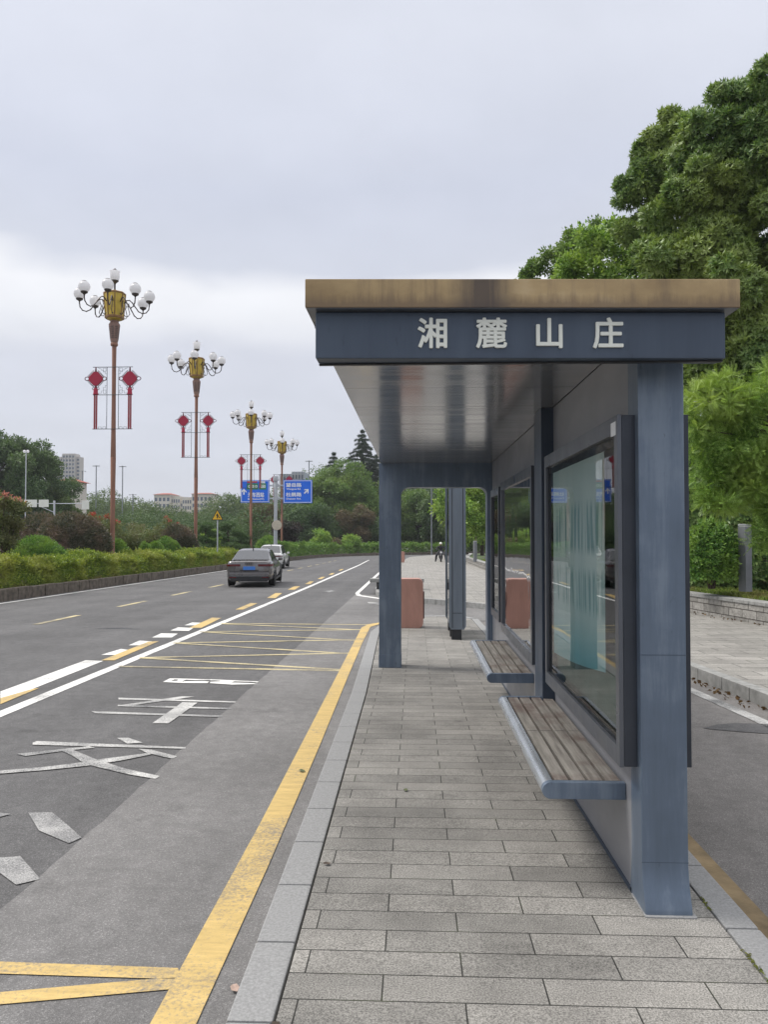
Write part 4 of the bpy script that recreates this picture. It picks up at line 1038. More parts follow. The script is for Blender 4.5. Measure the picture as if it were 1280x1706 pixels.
    hp = MB(); hp.lathe([(.118,1.52),(.125,1.56),(.115,1.61),(.08,1.655),(.03,1.672),(.002,1.675)], (0,.21,0), 18); hp.box(-.08,.08,.06,.14,1.535,1.55); hp.build('helmet', M['white_plastic'], pe, 0, 60)
scooter_and_rider(2.20, 66.0)

# ================================================================ FOLIAGE
def quad_leaf(w, l, p0, d, up):           # four corner leaf from its stalk
    s = d.cross(up).normalized()*w/2
    return [p0, p0+d*l*.45+s, p0+d*l, p0+d*l*.45-s]
def T_rosette(n=9, l=1.0, w=.30, tilt=(45, 85), seed=0):
    rr = random.Random(seed); out = []
    for k in range(n):
        a = 2*math.pi*k/n+rr.uniform(-.3,.3); t = R(rr.uniform(*tilt)); d = Vector((math.sin(t)*math.cos(a), math.sin(t)*math.sin(a), math.cos(t)))
        out += quad_leaf(w, l*rr.uniform(.75,1.1), Vector((0,0,-.1*rr.random())), d, Vector((0,0,1)) if t > .3 else Vector((1,0,0)))
    return np.array([list(v) for v in out])
def T_spray(n=8, l=1.0, w=.10, ll=.26, droop=.35):
    out = []
    for k in range(n):
        f = (k+.6)/n; base = Vector((0, 0, 0)) + Vector((f*l*.25, 0, f*l*(1-.25*f*droop)))
        for s in (-1, 1):
            d = Vector((-.15, s*.85, .5)).normalized(); out += quad_leaf(w, ll*(1-.45*abs(f-.45)), base, d, Vector((1,0,.2)))
    return np.array([list(v) for v in out])
def T_tuft(n=7, l=1.0, w=.55, seed=0, spread=.6):
    rr = random.Random(seed); out = []
    for k in range(n):
        d = Vector((rr.uniform(-1,1), rr.uniform(-1,1), rr.uniform(-.15,1.1))).normalized(); o = Vector((rr.uniform(-1,1), rr.uniform(-1,1), rr.uniform(-1,1)))*spread
        up = Vector((rr.uniform(-.5,.5), rr.uniform(-.5,.5), 1))
        out += quad_leaf(w*rr.uniform(.8,1.2), l*rr.uniform(.7,1.2), o, d, up)
    return np.array([list(v) for v in out])

def scatter(tmpl, pos, axis, scale, seed=0, jitter=.35):
    """copies of a twig template: pos (n,3), axis (n,3) growth direction, scale (n,) -> one vertex array"""
    r = np.random.default_rng(seed); n = len(pos)
    z = axis + r.normal(0, jitter, (n, 3)); z /= np.linalg.norm(z, axis=1)[:, None]+1e-9
    a = r.normal(0, 1, (n, 3)); x = np.cross(a, z); x /= np.linalg.norm(x, axis=1)[:, None]+1e-9
    y = np.cross(z, x)
    v = tmpl[None, :, 0, None]*x[:, None, :] + tmpl[None, :, 1, None]*y[:, None, :] + tmpl[None, :, 2, None]*z[:, None, :]
    return (v*scale[:, None, None] + pos[:, None, :]).reshape(-1, 3)
def leaf_object(name, verts, m, parent=None):
    n = len(verts); me = bpy.data.meshes.new(name)
    me.vertices.add(n); me.vertices.foreach_set('co', verts.astype(np.float32).ravel())
    me.loops.add(n); me.loops.foreach_set('vertex_index', np.arange(n, dtype=np.int32))
    me.polygons.add(n//4); me.polygons.foreach_set('loop_start', np.arange(0, n, 4, dtype=np.int32))
    me.materials.append(m); me.update(); me.validate()
    return link(name, me, parent)

def clump_cloud(clumps, n, seed, shell=.62, flat=.85):
    """points and outward directions spread through a set of leafy clumps (x,y,z,r)"""
    r = np.random.default_rng(seed); c = np.array(clumps, float); wgt = c[:, 3]**2; wgt /= wgt.sum()
    k = r.choice(len(c), n, p=wgt)
    d = r.normal(0, 1, (n, 3)); d[:, 2] = d[:, 2]*.95 + .18; d /= np.linalg.norm(d, axis=1)[:, None]
    rad = c[k, 3]*(shell + (1.12-shell)*r.random(n)**.7)
    return c[k, :3] + d*rad[:, None]*np.array([1, 1, flat]), d
def crown(cx, cz, a, b, h, n, cr, seed, box=2.6, cy=0.0):
    """clump centres on and in a super-ellipsoid crown"""
    rr = random.Random(seed); out = []
    while len(out) < n:
        d = Vector((rr.gauss(0,1), rr.gauss(0,1), rr.gauss(0,1))).normalized()
        k = (abs(d.x)**box+abs(d.y)**box+abs(d.z)**box)**(-1/box)
        f = k*rr.uniform(.45, .86)
        out.append((cx+d.x*a*f, cy+d.y*b*f, cz+d.z*h*f, cr*rr.uniform(.65, 1.3)))
    return out
def wood(rt, clumps, base_r, m, z0=-.3, n_limb=9, fork=.35, lean=(0, 0)):
    zs = [c[2] for c in clumps]; zf = max(.4, min(zs)+(max(zs)-min(zs))*fork*.5)
    top = max(zs)*.86
    t = MB(); t.tube([(0,0,z0),(0,0,.1),(lean[0]*.4,lean[1]*.4,zf*.5),(lean[0],lean[1],zf),(lean[0]*1.2,lean[1]*1.2,top)], [base_r*1.35,base_r*1.05,base_r*.85,base_r*.7,base_r*.15], 10)
    for c in sorted(clumps, key=lambda c: -c[3])[:n_limb]:
        p = Vector((lean[0], lean[1], max(zf*.6, min(c[2]-c[3]*.6, top*.8)))); q = Vector(c[:3]); mid = p.lerp(q, .5)+Vector((0,0,-.06*(q-p).length))
        t.tube([p, mid, q], [base_r*.42, base_r*.26, base_r*.08], 6)
    return t.build('trunk', m, rt, 0, 60)
def tree(name, x, y, clumps, tmpl, n, size, m, label, cat='tree', base_r=.22, bark='bark', z=None, seed=1, up=.35, group=None, shell=.62, droop=0.0, n_limb=9, var=.25, leafname='crown', flat=.85):
    rt = empty(name, (x, y, gz(y) if z is None else z), 0, label, cat, group)
    pos, d = clump_cloud(clumps, n, seed, shell, flat)
    ax = d + np.array([0, 0, up-droop])
    r = np.random.default_rng(seed+9)
    leaf_object(leafname, scatter(tmpl, pos, ax, size*(1+var*r.normal(0, 1, n).clip(-2, 2)), seed), m, rt)
    if base_r: wood(rt, clumps, base_r, M[bark], n_limb=n_limb)
    return rt

L_ = {}
L_['dark'] = leaf('glossy_dark_leaves', (.078,.154,.046), (.165,.278,.076), (.285,.385,.130), (.300,.375,.100), .42, .28, .45, .45)
L_['mid'] = leaf('mid_green_leaves', (.045,.090,.026), (.085,.150,.040), (.150,.215,.060), (.145,.205,.050), .45, .30, .5)
L_['fresh'] = leaf('fresh_green_leaves', (.085,.170,.030), (.215,.375,.068), (.400,.570,.150), (.360,.480,.110), .45, .38, .9)
L_['camphor'] = leaf('camphor_leaves', (.066,.138,.034), (.130,.238,.052), (.220,.325,.080), (.220,.310,.066), .45, .30, .28)
L_['far'] = leaf('far_dark_leaves', (.040,.088,.034), (.074,.142,.048), (.125,.200,.070), (.125,.195,.062), .5, .27, .2)
L_['brown'] = leaf('bronze_leaves', (.085,.070,.038), (.150,.112,.060), (.215,.160,.090), (.110,.135,.055), .55, .27, .5)
L_['plum'] = leaf('plum_leaves', (.024,.017,.020), (.045,.030,.032), (.075,.052,.045), (.040,.055,.028), .45, .2, .9)
L_['globe'] = leaf('dark_globe_leaves', (.052,.066,.042), (.100,.108,.070), (.200,.165,.125), (.215,.150,.120), .45, .22, 1.1)
L_['box'] = leaf('clipped_box_leaves', (.055,.140,.030), (.120,.250,.050), (.230,.380,.080), (.240,.360,.070), .45, .30, 1.6)
L_['hedge'] = leaf('hedge_leaves', (.100,.170,.030), (.215,.305,.046), (.370,.440,.080), (.350,.370,.090), .45, .38, .55)
L_['conifer'] = leaf('conifer_needles', (.024,.046,.030), (.045,.075,.048), (.075,.112,.070), None, .6, .12)
L_['crape'] = leaf('crape_leaves', (.085,.120,.050), (.155,.195,.072), (.250,.285,.110), (.190,.165,.085), .5, .32, 1.3)
L_['grass'] = leaf('grass_blades', (.095,.155,.030), (.175,.260,.048), (.290,.330,.090), (.250,.210,.080), .55, .38, 1.0)
TR = T_rosette(9, 1.0, .27, (40, 95), 3); TS = T_spray(10, 1.0, .050, .17); TT = T_tuft(7, 1.0, .55, 5, .9); TB = T_tuft(6, 1.0, .60, 15, .7); TF = T_tuft(7, .8, .8, 8, 1.0); TN = T_rosette(12, 1.0, .10, (25, 100), 4)

# right hand trees, beyond the low wall
def surveyed(lst, Y, root, zroot, sub=5, seed=0, deep=.9):
    """leafy clumps where the photograph shows them at distance Y, broken into smaller ones with real depth"""
    rr = random.Random(seed); out = []
    for px, py, rp in lst:
        r = rp*Y/1280
        for k in range(sub):
            d = Vector((rr.gauss(0,1), rr.gauss(0,1)*deep, rr.gauss(0,1))).normalized()*r*rr.uniform(.25,.72)
            p = at(px, py, Y); out.append((p.x+d.x-root[0], Y+d.y*1.3-root[1]+rr.uniform(-.5,.5)*r, p.z+d.z-zroot, r*rr.uniform(.28,.52)))
    return out
def stree(name, x, y, Y, lst, tm, n, size, m, label, seed, z, base_r, **kw):
    return tree(name, x, y, surveyed(lst, Y, (x, y), z, kw.pop('sub', 5), seed), tm, n, size, L_[m], label, base_r=base_r, z=z, seed=seed, **kw)
stree('broadleaf_tree', 10.2, 19.0, 18.5, [(1262,175,78),(1195,190,62),(1150,255,58),(1215,290,80),(1285,270,80),(1130,335,50),(1190,380,80),(1265,370,80),(1165,455,70),(1240,470,80),(1115,440,55),(1250,560,80),(1185,565,70),(1240,640,70),(1175,640,60),(1330,220,90),(1340,400,100),(1340,560,100),(1310,660,70),(1400,300,100),(1420,470,100),(1168,290,50),(1205,335,55),(1230,230,60),(1215,420,55),(1265,520,60),(1165,705,50),(1230,725,60),(1295,745,60)], TR, 46000, .130, 'dark', 'tallest dark glossy evergreen tree at the right edge above the shelter', 11, .25, .33, up=.45)
stree('broadleaf_tree', 7.9, 22.5, 22.0, [(1085,250,52),(1115,215,38),(1055,300,42),(1100,320,52),(1045,325,30),(1088,385,58),(1135,300,50),(1050,380,35),(1075,460,60),(1130,450,60),(1100,540,60),(1120,250,50),(1090,300,50),(1085,630,60),(1120,710,60)], TR, 19000, .135, 'dark', 'dark evergreen tree with a bumpy top, left of the tallest one', 12, .2, .25, up=.45)
stree('broadleaf_tree', 7.5, 26.5, 26.0, [(1030,385,40),(985,415,42),(1055,425,45),(1000,465,50),(950,455,38),(1070,470,60),(1020,530,60),(960,520,50),(1090,540,60),(1020,610,60),(1055,700,65),(985,630,50),(1020,780,60)], TT, 11000, .115, 'fresh', 'yellow green leafy tree rising just behind the roof edge', 13, .1, .24)
stree('broadleaf_tree', 6.6, 33.0, 32.5, [(958,402,24),(925,428,24),(898,446,22),(876,462,16),(940,452,32),(985,392,24),(920,485,40),(970,440,40),(960,520,50),(950,590,45),(935,670,45),(960,740,50)], TT, 8000, .12, 'camphor', 'feathery mid green tree, lowest over the roof at its left', 14, 0, .2)
acl = [(1196,632,11),(1216,627,10),(1282,618,12),(1157,655,9),(1150,690,9),(1249,655,9),(1160,752,9),(1170,815,9),(1262,905,9),(1190,657,28),(1215,652,28),(1238,678,24),(1168,672,22),(1263,674,22),(1290,645,26),(1205,686,26),(1247,690,22),(1163,715,20),(1180,706,18),(1240,722,26),(1215,746,30),(1255,748,28),(1287,738,30),(1188,765,24),(1226,776,30),(1266,782,30),(1172,745,18),(1184,800,22),(1216,808,26),(1250,812,26),(1180,832,18),(1200,836,20),(1228,836,18),(1287,803,30),(1291,850,28),(1272,878,18),(1287,902,20),(1330,700,60),(1340,800,60)]
ac = surveyed(acl, 12.6, (6.05, 12.9), .30, 4, 15, 1.5)
t_ = tree('acacia_tree', 6.05, 12.9, ac, TS, 15500, .20, L_['fresh'], 'bright yellow green feathery tree overhanging the low wall at right', base_r=0, z=.30, seed=15, up=0, droop=.28, shell=.55, flat=.62)
w_ = MB(); w_.tube([(1.9,.5,-.2),(1.75,.45,1.4),(1.2,.3,2.4),(.4,0,2.9)], [.10,.085,.06,.03], 8)
for c in ac[::4]: w_.tube([(1.5,.4,1.9),Vector((1.3,.3,2.2)).lerp(Vector(c[:3]),.55)+Vector((0,0,.2)),c[:3]], [.035,.022,.008], 5)
w_.build('trunk', M['bark'], t_, 0, 60)
def bush(name, x, y, a, b, h, tmpl, n, size, m, label, cat='shrub', z=None, seed=1, group=None, dome=True, cr=.30, nc=26, shell=.5, core=True, up=.3):
    """clipped or natural shrub: many small leaves over a dome, on short stems"""
    x = sx_(x, y); rr = random.Random(seed); rt = empty(name, (x, y, gz(y)+.15 if z is None else z), 0, label, cat, group)
    r = np.random.default_rng(seed)
    if dome:
        d = r.normal(0, 1, (n, 3)); d[:, 2] = np.abs(d[:, 2])-.65*r.random(n)**2; d /= np.linalg.norm(d, axis=1)[:, None]
        k = 1+.035*np.sin(5*d[:, 0]+seed)*np.cos(4*d[:, 1]+seed*2)+.025*np.sin(9*d[:, 2]+6*d[:, 0])
        rad = (.88+.14*r.random(n)**.6)*k
        pos = d*rad[:, None]*np.array([a, b, h*.62]) + np.array([0, 0, h*.38])
        low = r.random(n) < .34                                   # the skirt, down to the soil
        q = r.uniform(0, 6.283, n); f = .72+.27*r.random(n)**.6
        pos[low] = np.column_stack([np.cos(q)*a*f*k, np.sin(q)*b*f*k, h*.42*r.random(n)])[low]
        pos[:, 2] = np.maximum(pos[:, 2], .02)
        ax = np.where(low[:, None], np.column_stack([np.cos(q), np.sin(q), np.full(n, .25)]), d)
    else:
        cl = crown(0, h*.58, a*.8, b*.8, h*.45, nc, cr, seed, 2.2)
        pos, ax = clump_cloud(cl, n, seed, shell)
    leaf_object('foliage', scatter(tmpl, pos, ax+np.array([0, 0, up]), size*(1+.25*r.normal(0, 1, n).clip(-2, 2)), seed), m, rt)
    st = MB()
    for k in range(5):
        q = 2*math.pi*k/5+rr.random(); st.tube([(.05*math.cos(q),.05*math.sin(q),-.2),(a*.3*math.cos(q),b*.3*math.sin(q),h*.35),(a*.6*math.cos(q),b*.6*math.sin(q),h*.72)], [.03,.022,.008], 5)
    st.build('stems', M['bark'], rt, 0, 60)
    return rt
bush('round_bush', 6.52, 16.9, .47, .50, 1.25, TT, 2600, .062, L_['box'], 'round glossy green bush on the verge between shelter and bollard lamp', z=at(1185,965,16.9).z, seed=21)
for i, (x, y, a, h, lb) in enumerate(((9.1, 20.8, 2.1, 4.6, 'dark understorey bush behind the near bollard lamp'), (7.3, 21.2, 1.9, 4.6, 'dark understorey bush behind the round bush'))):
    bush('understorey_bush', x, y, a, a, h, TR, 6500, .17, L_['dark'], lb, z=-.1, seed=30+i, group='dark bushes under the right trees')
tree('young_tree', 4.75, 60, crown(.1, 3.7, 1.7, 1.6, 2.1, 22, .6, 16), TT, 3200, .16, L_['fresh'], 'slim bright green tree with pale trunk on the far verge', base_r=.075, bark='bark_pale', z=gz(60)+.35, seed=16)
tree('broadleaf_tree', 6.6, 76, crown(-.6, 5.2, 3.6, 3.2, 3.9, 30, 1.1, 17), TT, 4200, .28, L_['fresh'], 'light green tree right of the scooter rider', base_r=.2, z=gz(76)+.2, seed=17)

# woods where the street bends
def px_tree(name, px, y, top, a, m, label, n, size, seed, nc=34, tm=TT, low=.18, h=None, cr=None, b=None, bark='bark'):
    x = px_x(px, y); zt = HC+(887-top)*y/1280; z = gz(y)+.1; H = zt-z; cz = H*(.5+low/2); hh = H*(.5-low/2)
    return tree(name, x, y, crown(0, cz, a, b or a*.8, hh*1.02, nc, cr or a*.27, seed, 2.3), tm, n, size, L_[m], label, base_r=.25, z=z, seed=seed, bark=bark, shell=.6)
px_tree('camphor_tree', 562, 131, 766, 8.4, 'camphor', 'broad domed yellow green camphor tree right of the blue signs', 17000, .25, 41, 90, cr=1.4, low=.05)
px_tree('camphor_tree', 640, 136, 788, 5.6, 'camphor', 'green camphor tree filling the gap left of the shelter post', 9520, 0.259, 42, 44, cr=1.3, low=.05)
px_tree('camphor_tree', 694, 134, 806, 5.0, 'camphor', 'green tree seen through the left of the shelter opening', 9520, 0.238, 43, 44, cr=1.2, low=.0)
px_tree('camphor_tree', 738, 128, 822, 4.6, 'far', 'dark green tree behind the scooter rider', 8840, 0.238, 44, 40, cr=1.1, low=.0)
px_tree('bronze_tree', 583, 121, 838, 3.9, 'brown', 'bronze leaved tree below the domed camphor tree', 6120, 0.202, 45, 26, low=.0)
px_tree('broadleaf_tree', 512, 118, 838, 5.6, 'far', 'dark green low tree under the right blue road sign', 8840, 0.230, 46, 36, low=.0, cr=1.2)
px_tree('bronze_tree', 441, 112, 838, 3.9, 'brown', 'brownish green tree below the left blue road sign', 6460, 0.187, 47, 28, low=.0)
px_tree('broadleaf_tree', 612, 124, 868, 3.8, 'far', 'low dark tree at the bend beside the shelter post', 6120, 0.202, 48, 26, low=.0)
px_tree('broadleaf_tree', 790, 118, 812, 5.2, 'mid', 'green tree behind the display case', 7140, 0.238, 49, 34, low=.0, cr=1.2)

def conifer(px, y, top, a, label, seed, tiers=15):
    x = px_x(px, y); zt = HC+(887-top)*y/1280; z = gz(y); H = zt-z; rr = random.Random(seed)
    rt = empty('conifer_tree', (x, y, z), 0, label, 'tree')
    t = MB(); t.tube([(0,0,-.3),(0,0,H*.5),(0,0,H)], [.3,.18,.03], 8); pos = []; ax = []; 
    for k in range(tiers):
        f = k/(tiers-1); zz_ = H*(.22+.76*f); ln = a*(1-f)**.75*rr.uniform(.75,1.1)+.25
        for j in range(6 if f < .8 else 5):
            q = 2*math.pi*j/6+k*.9+rr.uniform(-.3,.3); lj = ln*rr.uniform(.65,1.1); dr = .18*lj
            P = [Vector((math.cos(q)*lj*s, math.sin(q)*lj*s, zz_+.25*lj*s-(.25*lj+dr)*s*s)) for s in (0,.35,.7,1)]
            t.tube(P, [.07*(1-f)+.02,.05*(1-f)+.015,.03,.012], 4)
            m = max(5, int(lj*9))
            for i in range(m):
                s = .18+.82*i/m; p = Vector((math.cos(q)*lj*s, math.sin(q)*lj*s, zz_+.25*lj*s-(.25*lj+dr)*s*s))
                for sd in (-1, 1):
                    w = Vector((-math.sin(q), math.cos(q), -.55))*sd*rr.uniform(.15,.42)*(1.15-s)
                    pos.append(list(p+w*.6)); ax.append([math.cos(q)*.6+w.x, math.sin(q)*.6+w.y, -.35])
    pos = np.array(pos); ax = np.array(ax); r = np.random.default_rng(seed)
    leaf_object('needles', scatter(TN, pos, ax, .42*(1+.2*r.normal(0, 1, len(pos))), seed, .25), L_['conifer'], rt)
    t.build('trunk', M['bark'], rt, 0, 60)
conifer(604, 141, 714, 9.0, 'tall drooping conifer rising above the camphor trees', 51, 24)
conifer(632, 143, 748, 8.0, 'drooping conifer half hidden by the shelter roof', 52, 18)
conifer(556, 150, 752, 6.0, 'small pointed conifer left of the tall drooping one', 53, 20)

# left hand trees
px_tree('broadleaf_tree', -8, 92, 684, 6.2, 'far', 'tall dark tree at the left edge of the street', 14450, 0.245, 61, 60, cr=1.4, low=.0)
px_tree('broadleaf_tree', 50, 95, 722, 4.4, 'far', 'dark tree stepping down beside the twin globe mast', 9520, 0.230, 62, 40, cr=1.2, low=.0)
px_tree('broadleaf_tree', 86, 100, 778, 3.6, 'far', 'dark tree in front of the tower block', 6460, 0.216, 63, 28, low=.0)
px_tree('broadleaf_tree', 108, 96, 806, 2.4, 'mid', 'paler green tree beside the red roofed house', 4420, 0.187, 64, 20, low=.0)
def wood_mass(name, spec, m, n, size, seed, label=None):
    cl = []; rr = random.Random(seed)
    for px, y, top, r in spec:
        x = px_x(px, y); zt = HC+(887-top)*y/1280
        z = gz(y)
        while z < zt-r*.6:
            for _ in range(2): cl.append((x+rr.uniform(-r,r), y+rr.uniform(-r,r), z+rr.uniform(.3,1)*r*.8, r*rr.uniform(.7,1.15)))
            z += r*.8
        cl.append((x, y, zt-r, r))
    pos, d = clump_cloud(cl, n, seed, .7)
    o = leaf_object(name, scatter(TF, pos, d+np.array([0,0,.4]), np.full(n, size), seed), L_[m]); tag(o, kind='stuff'); return o
wood_mass('distant_woods', [(px, 205+20*math.sin(px), (855 if 245 < px < 362 else 834)+5*math.sin(px*.07)+4*math.cos(px*.21), 3.4) for px in range(118, 470, 12)], 'mid', 34000, .36, 71)
wood_mass('near_woods', [(px, 108+8*math.sin(px*.3), 872+5*math.sin(px*.11), 1.9) for px in range(100, 460, 12)], 'far', 26000, .20, 72)
wood_mass('bend_woods', [(px, 150+6*math.sin(px*.3), 812+8*math.sin(px*.09), 3.6) for px in range(470, 900, 16)], 'far', 26000, .30, 73)
wood_mass('hillside_woods', [(px, 300+25*math.sin(px*.2), 800+8*math.sin(px*.05), 7) for px in range(560, 860, 20)], 'mid', 18000, .55, 74)
wood_mass('left_woods', [(px, 118+6*math.sin(px*.3), 800+3*math.sin(px*.2), 3.0) for px in range(-40, 60, 14)], 'far', 9000, .32, 75)

# ---- the median planting
def hedge(name, path, w, h, n, size, m, label, z0=.15, seed=1, cat='hedge'):
    r = np.random.default_rng(seed); P = np.array(path, float); seg = np.linalg.norm(np.diff(P, axis=0), axis=1); cum = np.r_[0, np.cumsum(seg)]
    c = P[0]; rt = empty(name, (c[0], c[1], gz(c[1])+z0), 0, label, cat)
    # nearer stretches show larger, so they get more and smaller twigs
    u = r.random(n)**1.6*cum[-1]; i = np.clip(np.searchsorted(cum, u)-1, 0, len(seg)-1); f = (u-cum[i])/seg[i]
    base = P[i]+(P[i+1]-P[i])*f[:, None]; t = (P[i+1]-P[i])/seg[i][:, None]; nr = np.stack([-t[:, 1], t[:, 0]], 1)
    s = r.random(n)*(w+1.3*h); wob = .10*np.sin(u*2.1)+.09*np.sin(u*.83+1)+.06*np.sin(u*5.3)+.05*np.sin(u*9.7+s*3)
    off = np.where(s < h, 0, np.where(s < h+w, s-h, w)); zz_ = np.where(s < h, s, np.where(s < h+w, h, h-(s-h-w)/.3*.3))
    rnd = np.where(s < h, np.maximum(0, zz_-h*.35)*.55, 0)
    dep = r.random(n)**2*.16
    xy = base + nr*(off+rnd+np.where(s < h, dep, 0)+wob*.5)[:, None]
    z = zz_ + np.where((s >= h) & (s < h+w), -dep, 0) + wob*(zz_/h) + .05*r.normal(0, 1, n)
    pos = np.column_stack([xy[:, 0]-c[0], xy[:, 1]-c[1], z-S*(xy[:, 1]-c[1])])
    ax = np.where((s < h)[:, None], np.column_stack([-nr*.9, np.full(n, .6)]), np.array([0, 0, 1.0]))
    sz = size*(.75+.5*u/cum[-1])*(1+.25*r.normal(0, 1, n).clip(-2, 2))
    leaf_object('foliage', scatter(TT, pos, ax, sz, seed, .5), m, rt)
    st = MB()
    for k in range(int(cum[-1]/1.5)):
        d = (k+.5)*1.5; j = min(int(np.searchsorted(cum, d)-1), len(seg)-1); q = P[j]+(P[j+1]-P[j])*((d-cum[j])/seg[j]); tt = (P[j+1]-P[j])/seg[j]
        x0, y0 = q[0]-tt[1]*w*.5-c[0], q[1]+tt[0]*w*.5-c[1]; st.tube([(x0,y0,-.3-S*y0),(x0,y0,h*.6-S*y0)], [.03,.015], 5)
    st.build('stems', M['bark'], rt, 0, 60)
hedge('hedge', [(-12.35,14),(-12.35,22),(-12.45,36),(-12.6,48),(-12.75,56)], 1.25, .80, 40000, .072, L_['hedge'], 'long yellow green hedge along the weathered median kerb', seed=81)
hedge('hedge', [(-12.9,77),(-12.5,90),(-10.2,102.5),(-6,112.5),(1.5,121),(12,127)], 2.0, 1.25, 9000, .16, L_['box'], 'dark green hedge following the bend beyond the cars', seed=82)
bush('globe_shrub', -15.4, 34.5, 1.62, 1.5, 2.75, TB, 9802, 0.080, L_['globe'], 'largest dark globe shrub, left of the nearest street lamp', seed=83, group='dark clipped globe shrubs')
bush('globe_shrub', -17.8, 36.6, 1.75, 1.5, 2.75, TB, 8221, 0.086, L_['globe'], 'dark globe shrub half hidden behind the largest one', seed=84, group='dark clipped globe shrubs')
bush('globe_shrub', -15.0, 48.5, 1.18, 1.15, 2.55, TB, 6640, 0.086, L_['globe'], 'dark globe shrub beside the second street lamp', seed=85, group='dark clipped globe shrubs')
bush('box_shrub', -14.3, 29.0, 1.15, .95, 1.62, TB, 8221, 0.052, L_['box'], 'wide clipped green box shrub below the largest globe', seed=86, group='clipped green box shrubs')
bush('box_shrub', -14.0, 31.6, .38, .38, .95, TB, 1581, 0.052, L_['box'], 'smallest clipped green box shrub below the largest globe', seed=87, group='clipped green box shrubs')
bush('box_shrub', -14.2, 36.4, .62, .6, 1.6, TB, 3478, 0.057, L_['box'], 'clipped green ball just under the nearest street lamp', seed=88, group='clipped green box shrubs')
bush('box_shrub', -14.3, 40.6, .32, .32, 1.45, TB, 1422, 0.057, L_['box'], 'narrow clipped green ball left of the pair of balls', seed=89, group='clipped green box shrubs')
bush('box_shrub', -14.2, 42.0, .48, .45, 1.5, TB, 2371, 0.057, L_['box'], 'smaller of the paired green balls before the dark globe', seed=90, group='clipped green box shrubs')
bush('box_shrub', -14.3, 44.2, .80, .7, 1.75, TB, 3794, 0.057, L_['box'], 'larger of the paired green balls before the dark globe', seed=91, group='clipped green box shrubs')
def crape(x, y, a, h, label, seed, fl, nf, n=2400):
    x = sx_(x, y); rr = random.Random(seed); rt = empty('crape_myrtle', (x, y, gz(y)+.15), 0, label, 'flowering shrub', 'flowering shrubs on the median'); r = np.random.default_rng(seed)
    st = MB(); cl = []
    for k in range(11):
        q = 2*math.pi*k/11+rr.uniform(-.3,.3); s = rr.uniform(.35,1); tp = Vector((math.cos(q)*a*s, math.sin(q)*a*s, h*rr.uniform(.72,1)*(1.05-.15*s)))
        st.tube([(.08*math.cos(q),.08*math.sin(q),-.2), tp*.5+Vector((0,0,.05*h)), tp], [.032,.022,.007], 5)
        for f in (.5,.72,.95): cl.append((tp.x*f, tp.y*f, tp.z*(f*.92+.06), a*.26*rr.uniform(.7,1.2)))
    st.build('stems', M['bark'], rt, 0, 60)
    pos, d = clump_cloud(cl, n, seed, .35)
    leaf_object('foliage', scatter(TT, pos, d+np.array([0,0,.3]), .075*(1+.25*r.normal(0, 1, n).clip(-2,2)), seed), L_['crape'], rt)
    if nf:
        fp_ = []
        tops = sorted(cl, key=lambda c: -c[2])[:nf]
        for c in tops: fp_ += [[c[0]+rr.gauss(0,.06), c[1]+rr.gauss(0,.06), c[2]+c[3]*.7+rr.gauss(0,.05)] for _ in range(16)]
        fp_ = np.array(fp_); leaf_object('blossom', scatter(TT, fp_, np.tile([0,0,1.0], (len(fp_), 1)), np.full(len(fp_), .075), seed, .8), M[fl], rt)
crape(-13.95, 25.8, .80, 3.45, 'airy pink flowered shrub at the left edge of the median', 92, 'bloss_pink', 9, 2300)
crape(-16.6, 40.0, 1.35, 2.95, 'red flowered shrub at the foot of the nearest street lamp', 93, 'bloss_red', 6)
crape(-16.3, 43.6, 1.3, 2.7, 'loose green shrub right of the nearest street lamp', 94, 'bloss_red', 1)
crape(-16.4, 46.6, 1.2, 2.7, 'loose leafy shrub left of the dark globe by the second lamp', 95, 'bloss_red', 0)
crape(-17.6, 55.5, 1.3, 3.4, 'red flowered shrub rising behind the second street lamp', 96, 'bloss_red', 3)
def cloud_pine(x, y, label, seed, s=1.0):
    x = sx_(x, y); rt = empty('cloud_pruned_shrub', (x, y, gz(y)+.15), 0, label, 'pruned tree', 'cloud pruned shrubs on the median'); rr = random.Random(seed); cl = []
    t = MB(); t.tube([(0,0,-.2),(.1,0,1*s),(-.1,.1,2*s),(0,0,2.8*s)], [.10,.08,.06,.03], 7)
    for k in range(8):
        q = k*2.4+rr.random(); z = s*(.55+2.2*k/7); r = s*(1.25-.9*k/7); c = (math.cos(q)*r*.75, math.sin(q)*r*.75, z); t.tube([(0,0,z-.2),c], [.04,.015], 5)
        for j in range(4): cl.append((c[0]+rr.uniform(-.4,.4)*s, c[1]+rr.uniform(-.4,.4)*s, z+rr.uniform(-.05,.08), .34*s))
    t.build('trunk', M['bark'], rt, 0, 60)
    pos, d = clump_cloud(cl, 2600, seed, .5, .45)
    leaf_object('foliage', scatter(TT, pos, d+np.array([0,0,.6]), np.full(2600, .085), seed), L_['far'], rt)
cloud_pine(-14.6, 53.6, 'dark cloud pruned shrub left of the yellow triangle sign', 97, .95)
cloud_pine(-14.6, 60.0, 'dark cloud pruned shrub right of the yellow triangle sign', 98, 1.05)
cloud_pine(-15.0, 66.0, 'dark cloud pruned shrub left of the grey sign post', 99, .9)
bush('lime_shrub', -15.2, 57, .7, .7, 2.9, TT, 1500, .09, L_['fresh'], 'light green upright shrub behind the yellow triangle sign', seed=100, dome=False, cr=.35)
bush('ball_shrub', -15.2, 79.5, 1.25, 1.2, 2.1, TB, 2845, 0.112, L_['box'], 'green ball shrub at the foot of the grey sign post', seed=101)
cloud_pine_plum = bush('plum_shrub', -14.6, 86, 2.0, 1.6, 4.4, TT, 3200, .16, L_['plum'], 'dark plum coloured shrub right of the grey sign post', seed=102, dome=False, cr=.6)
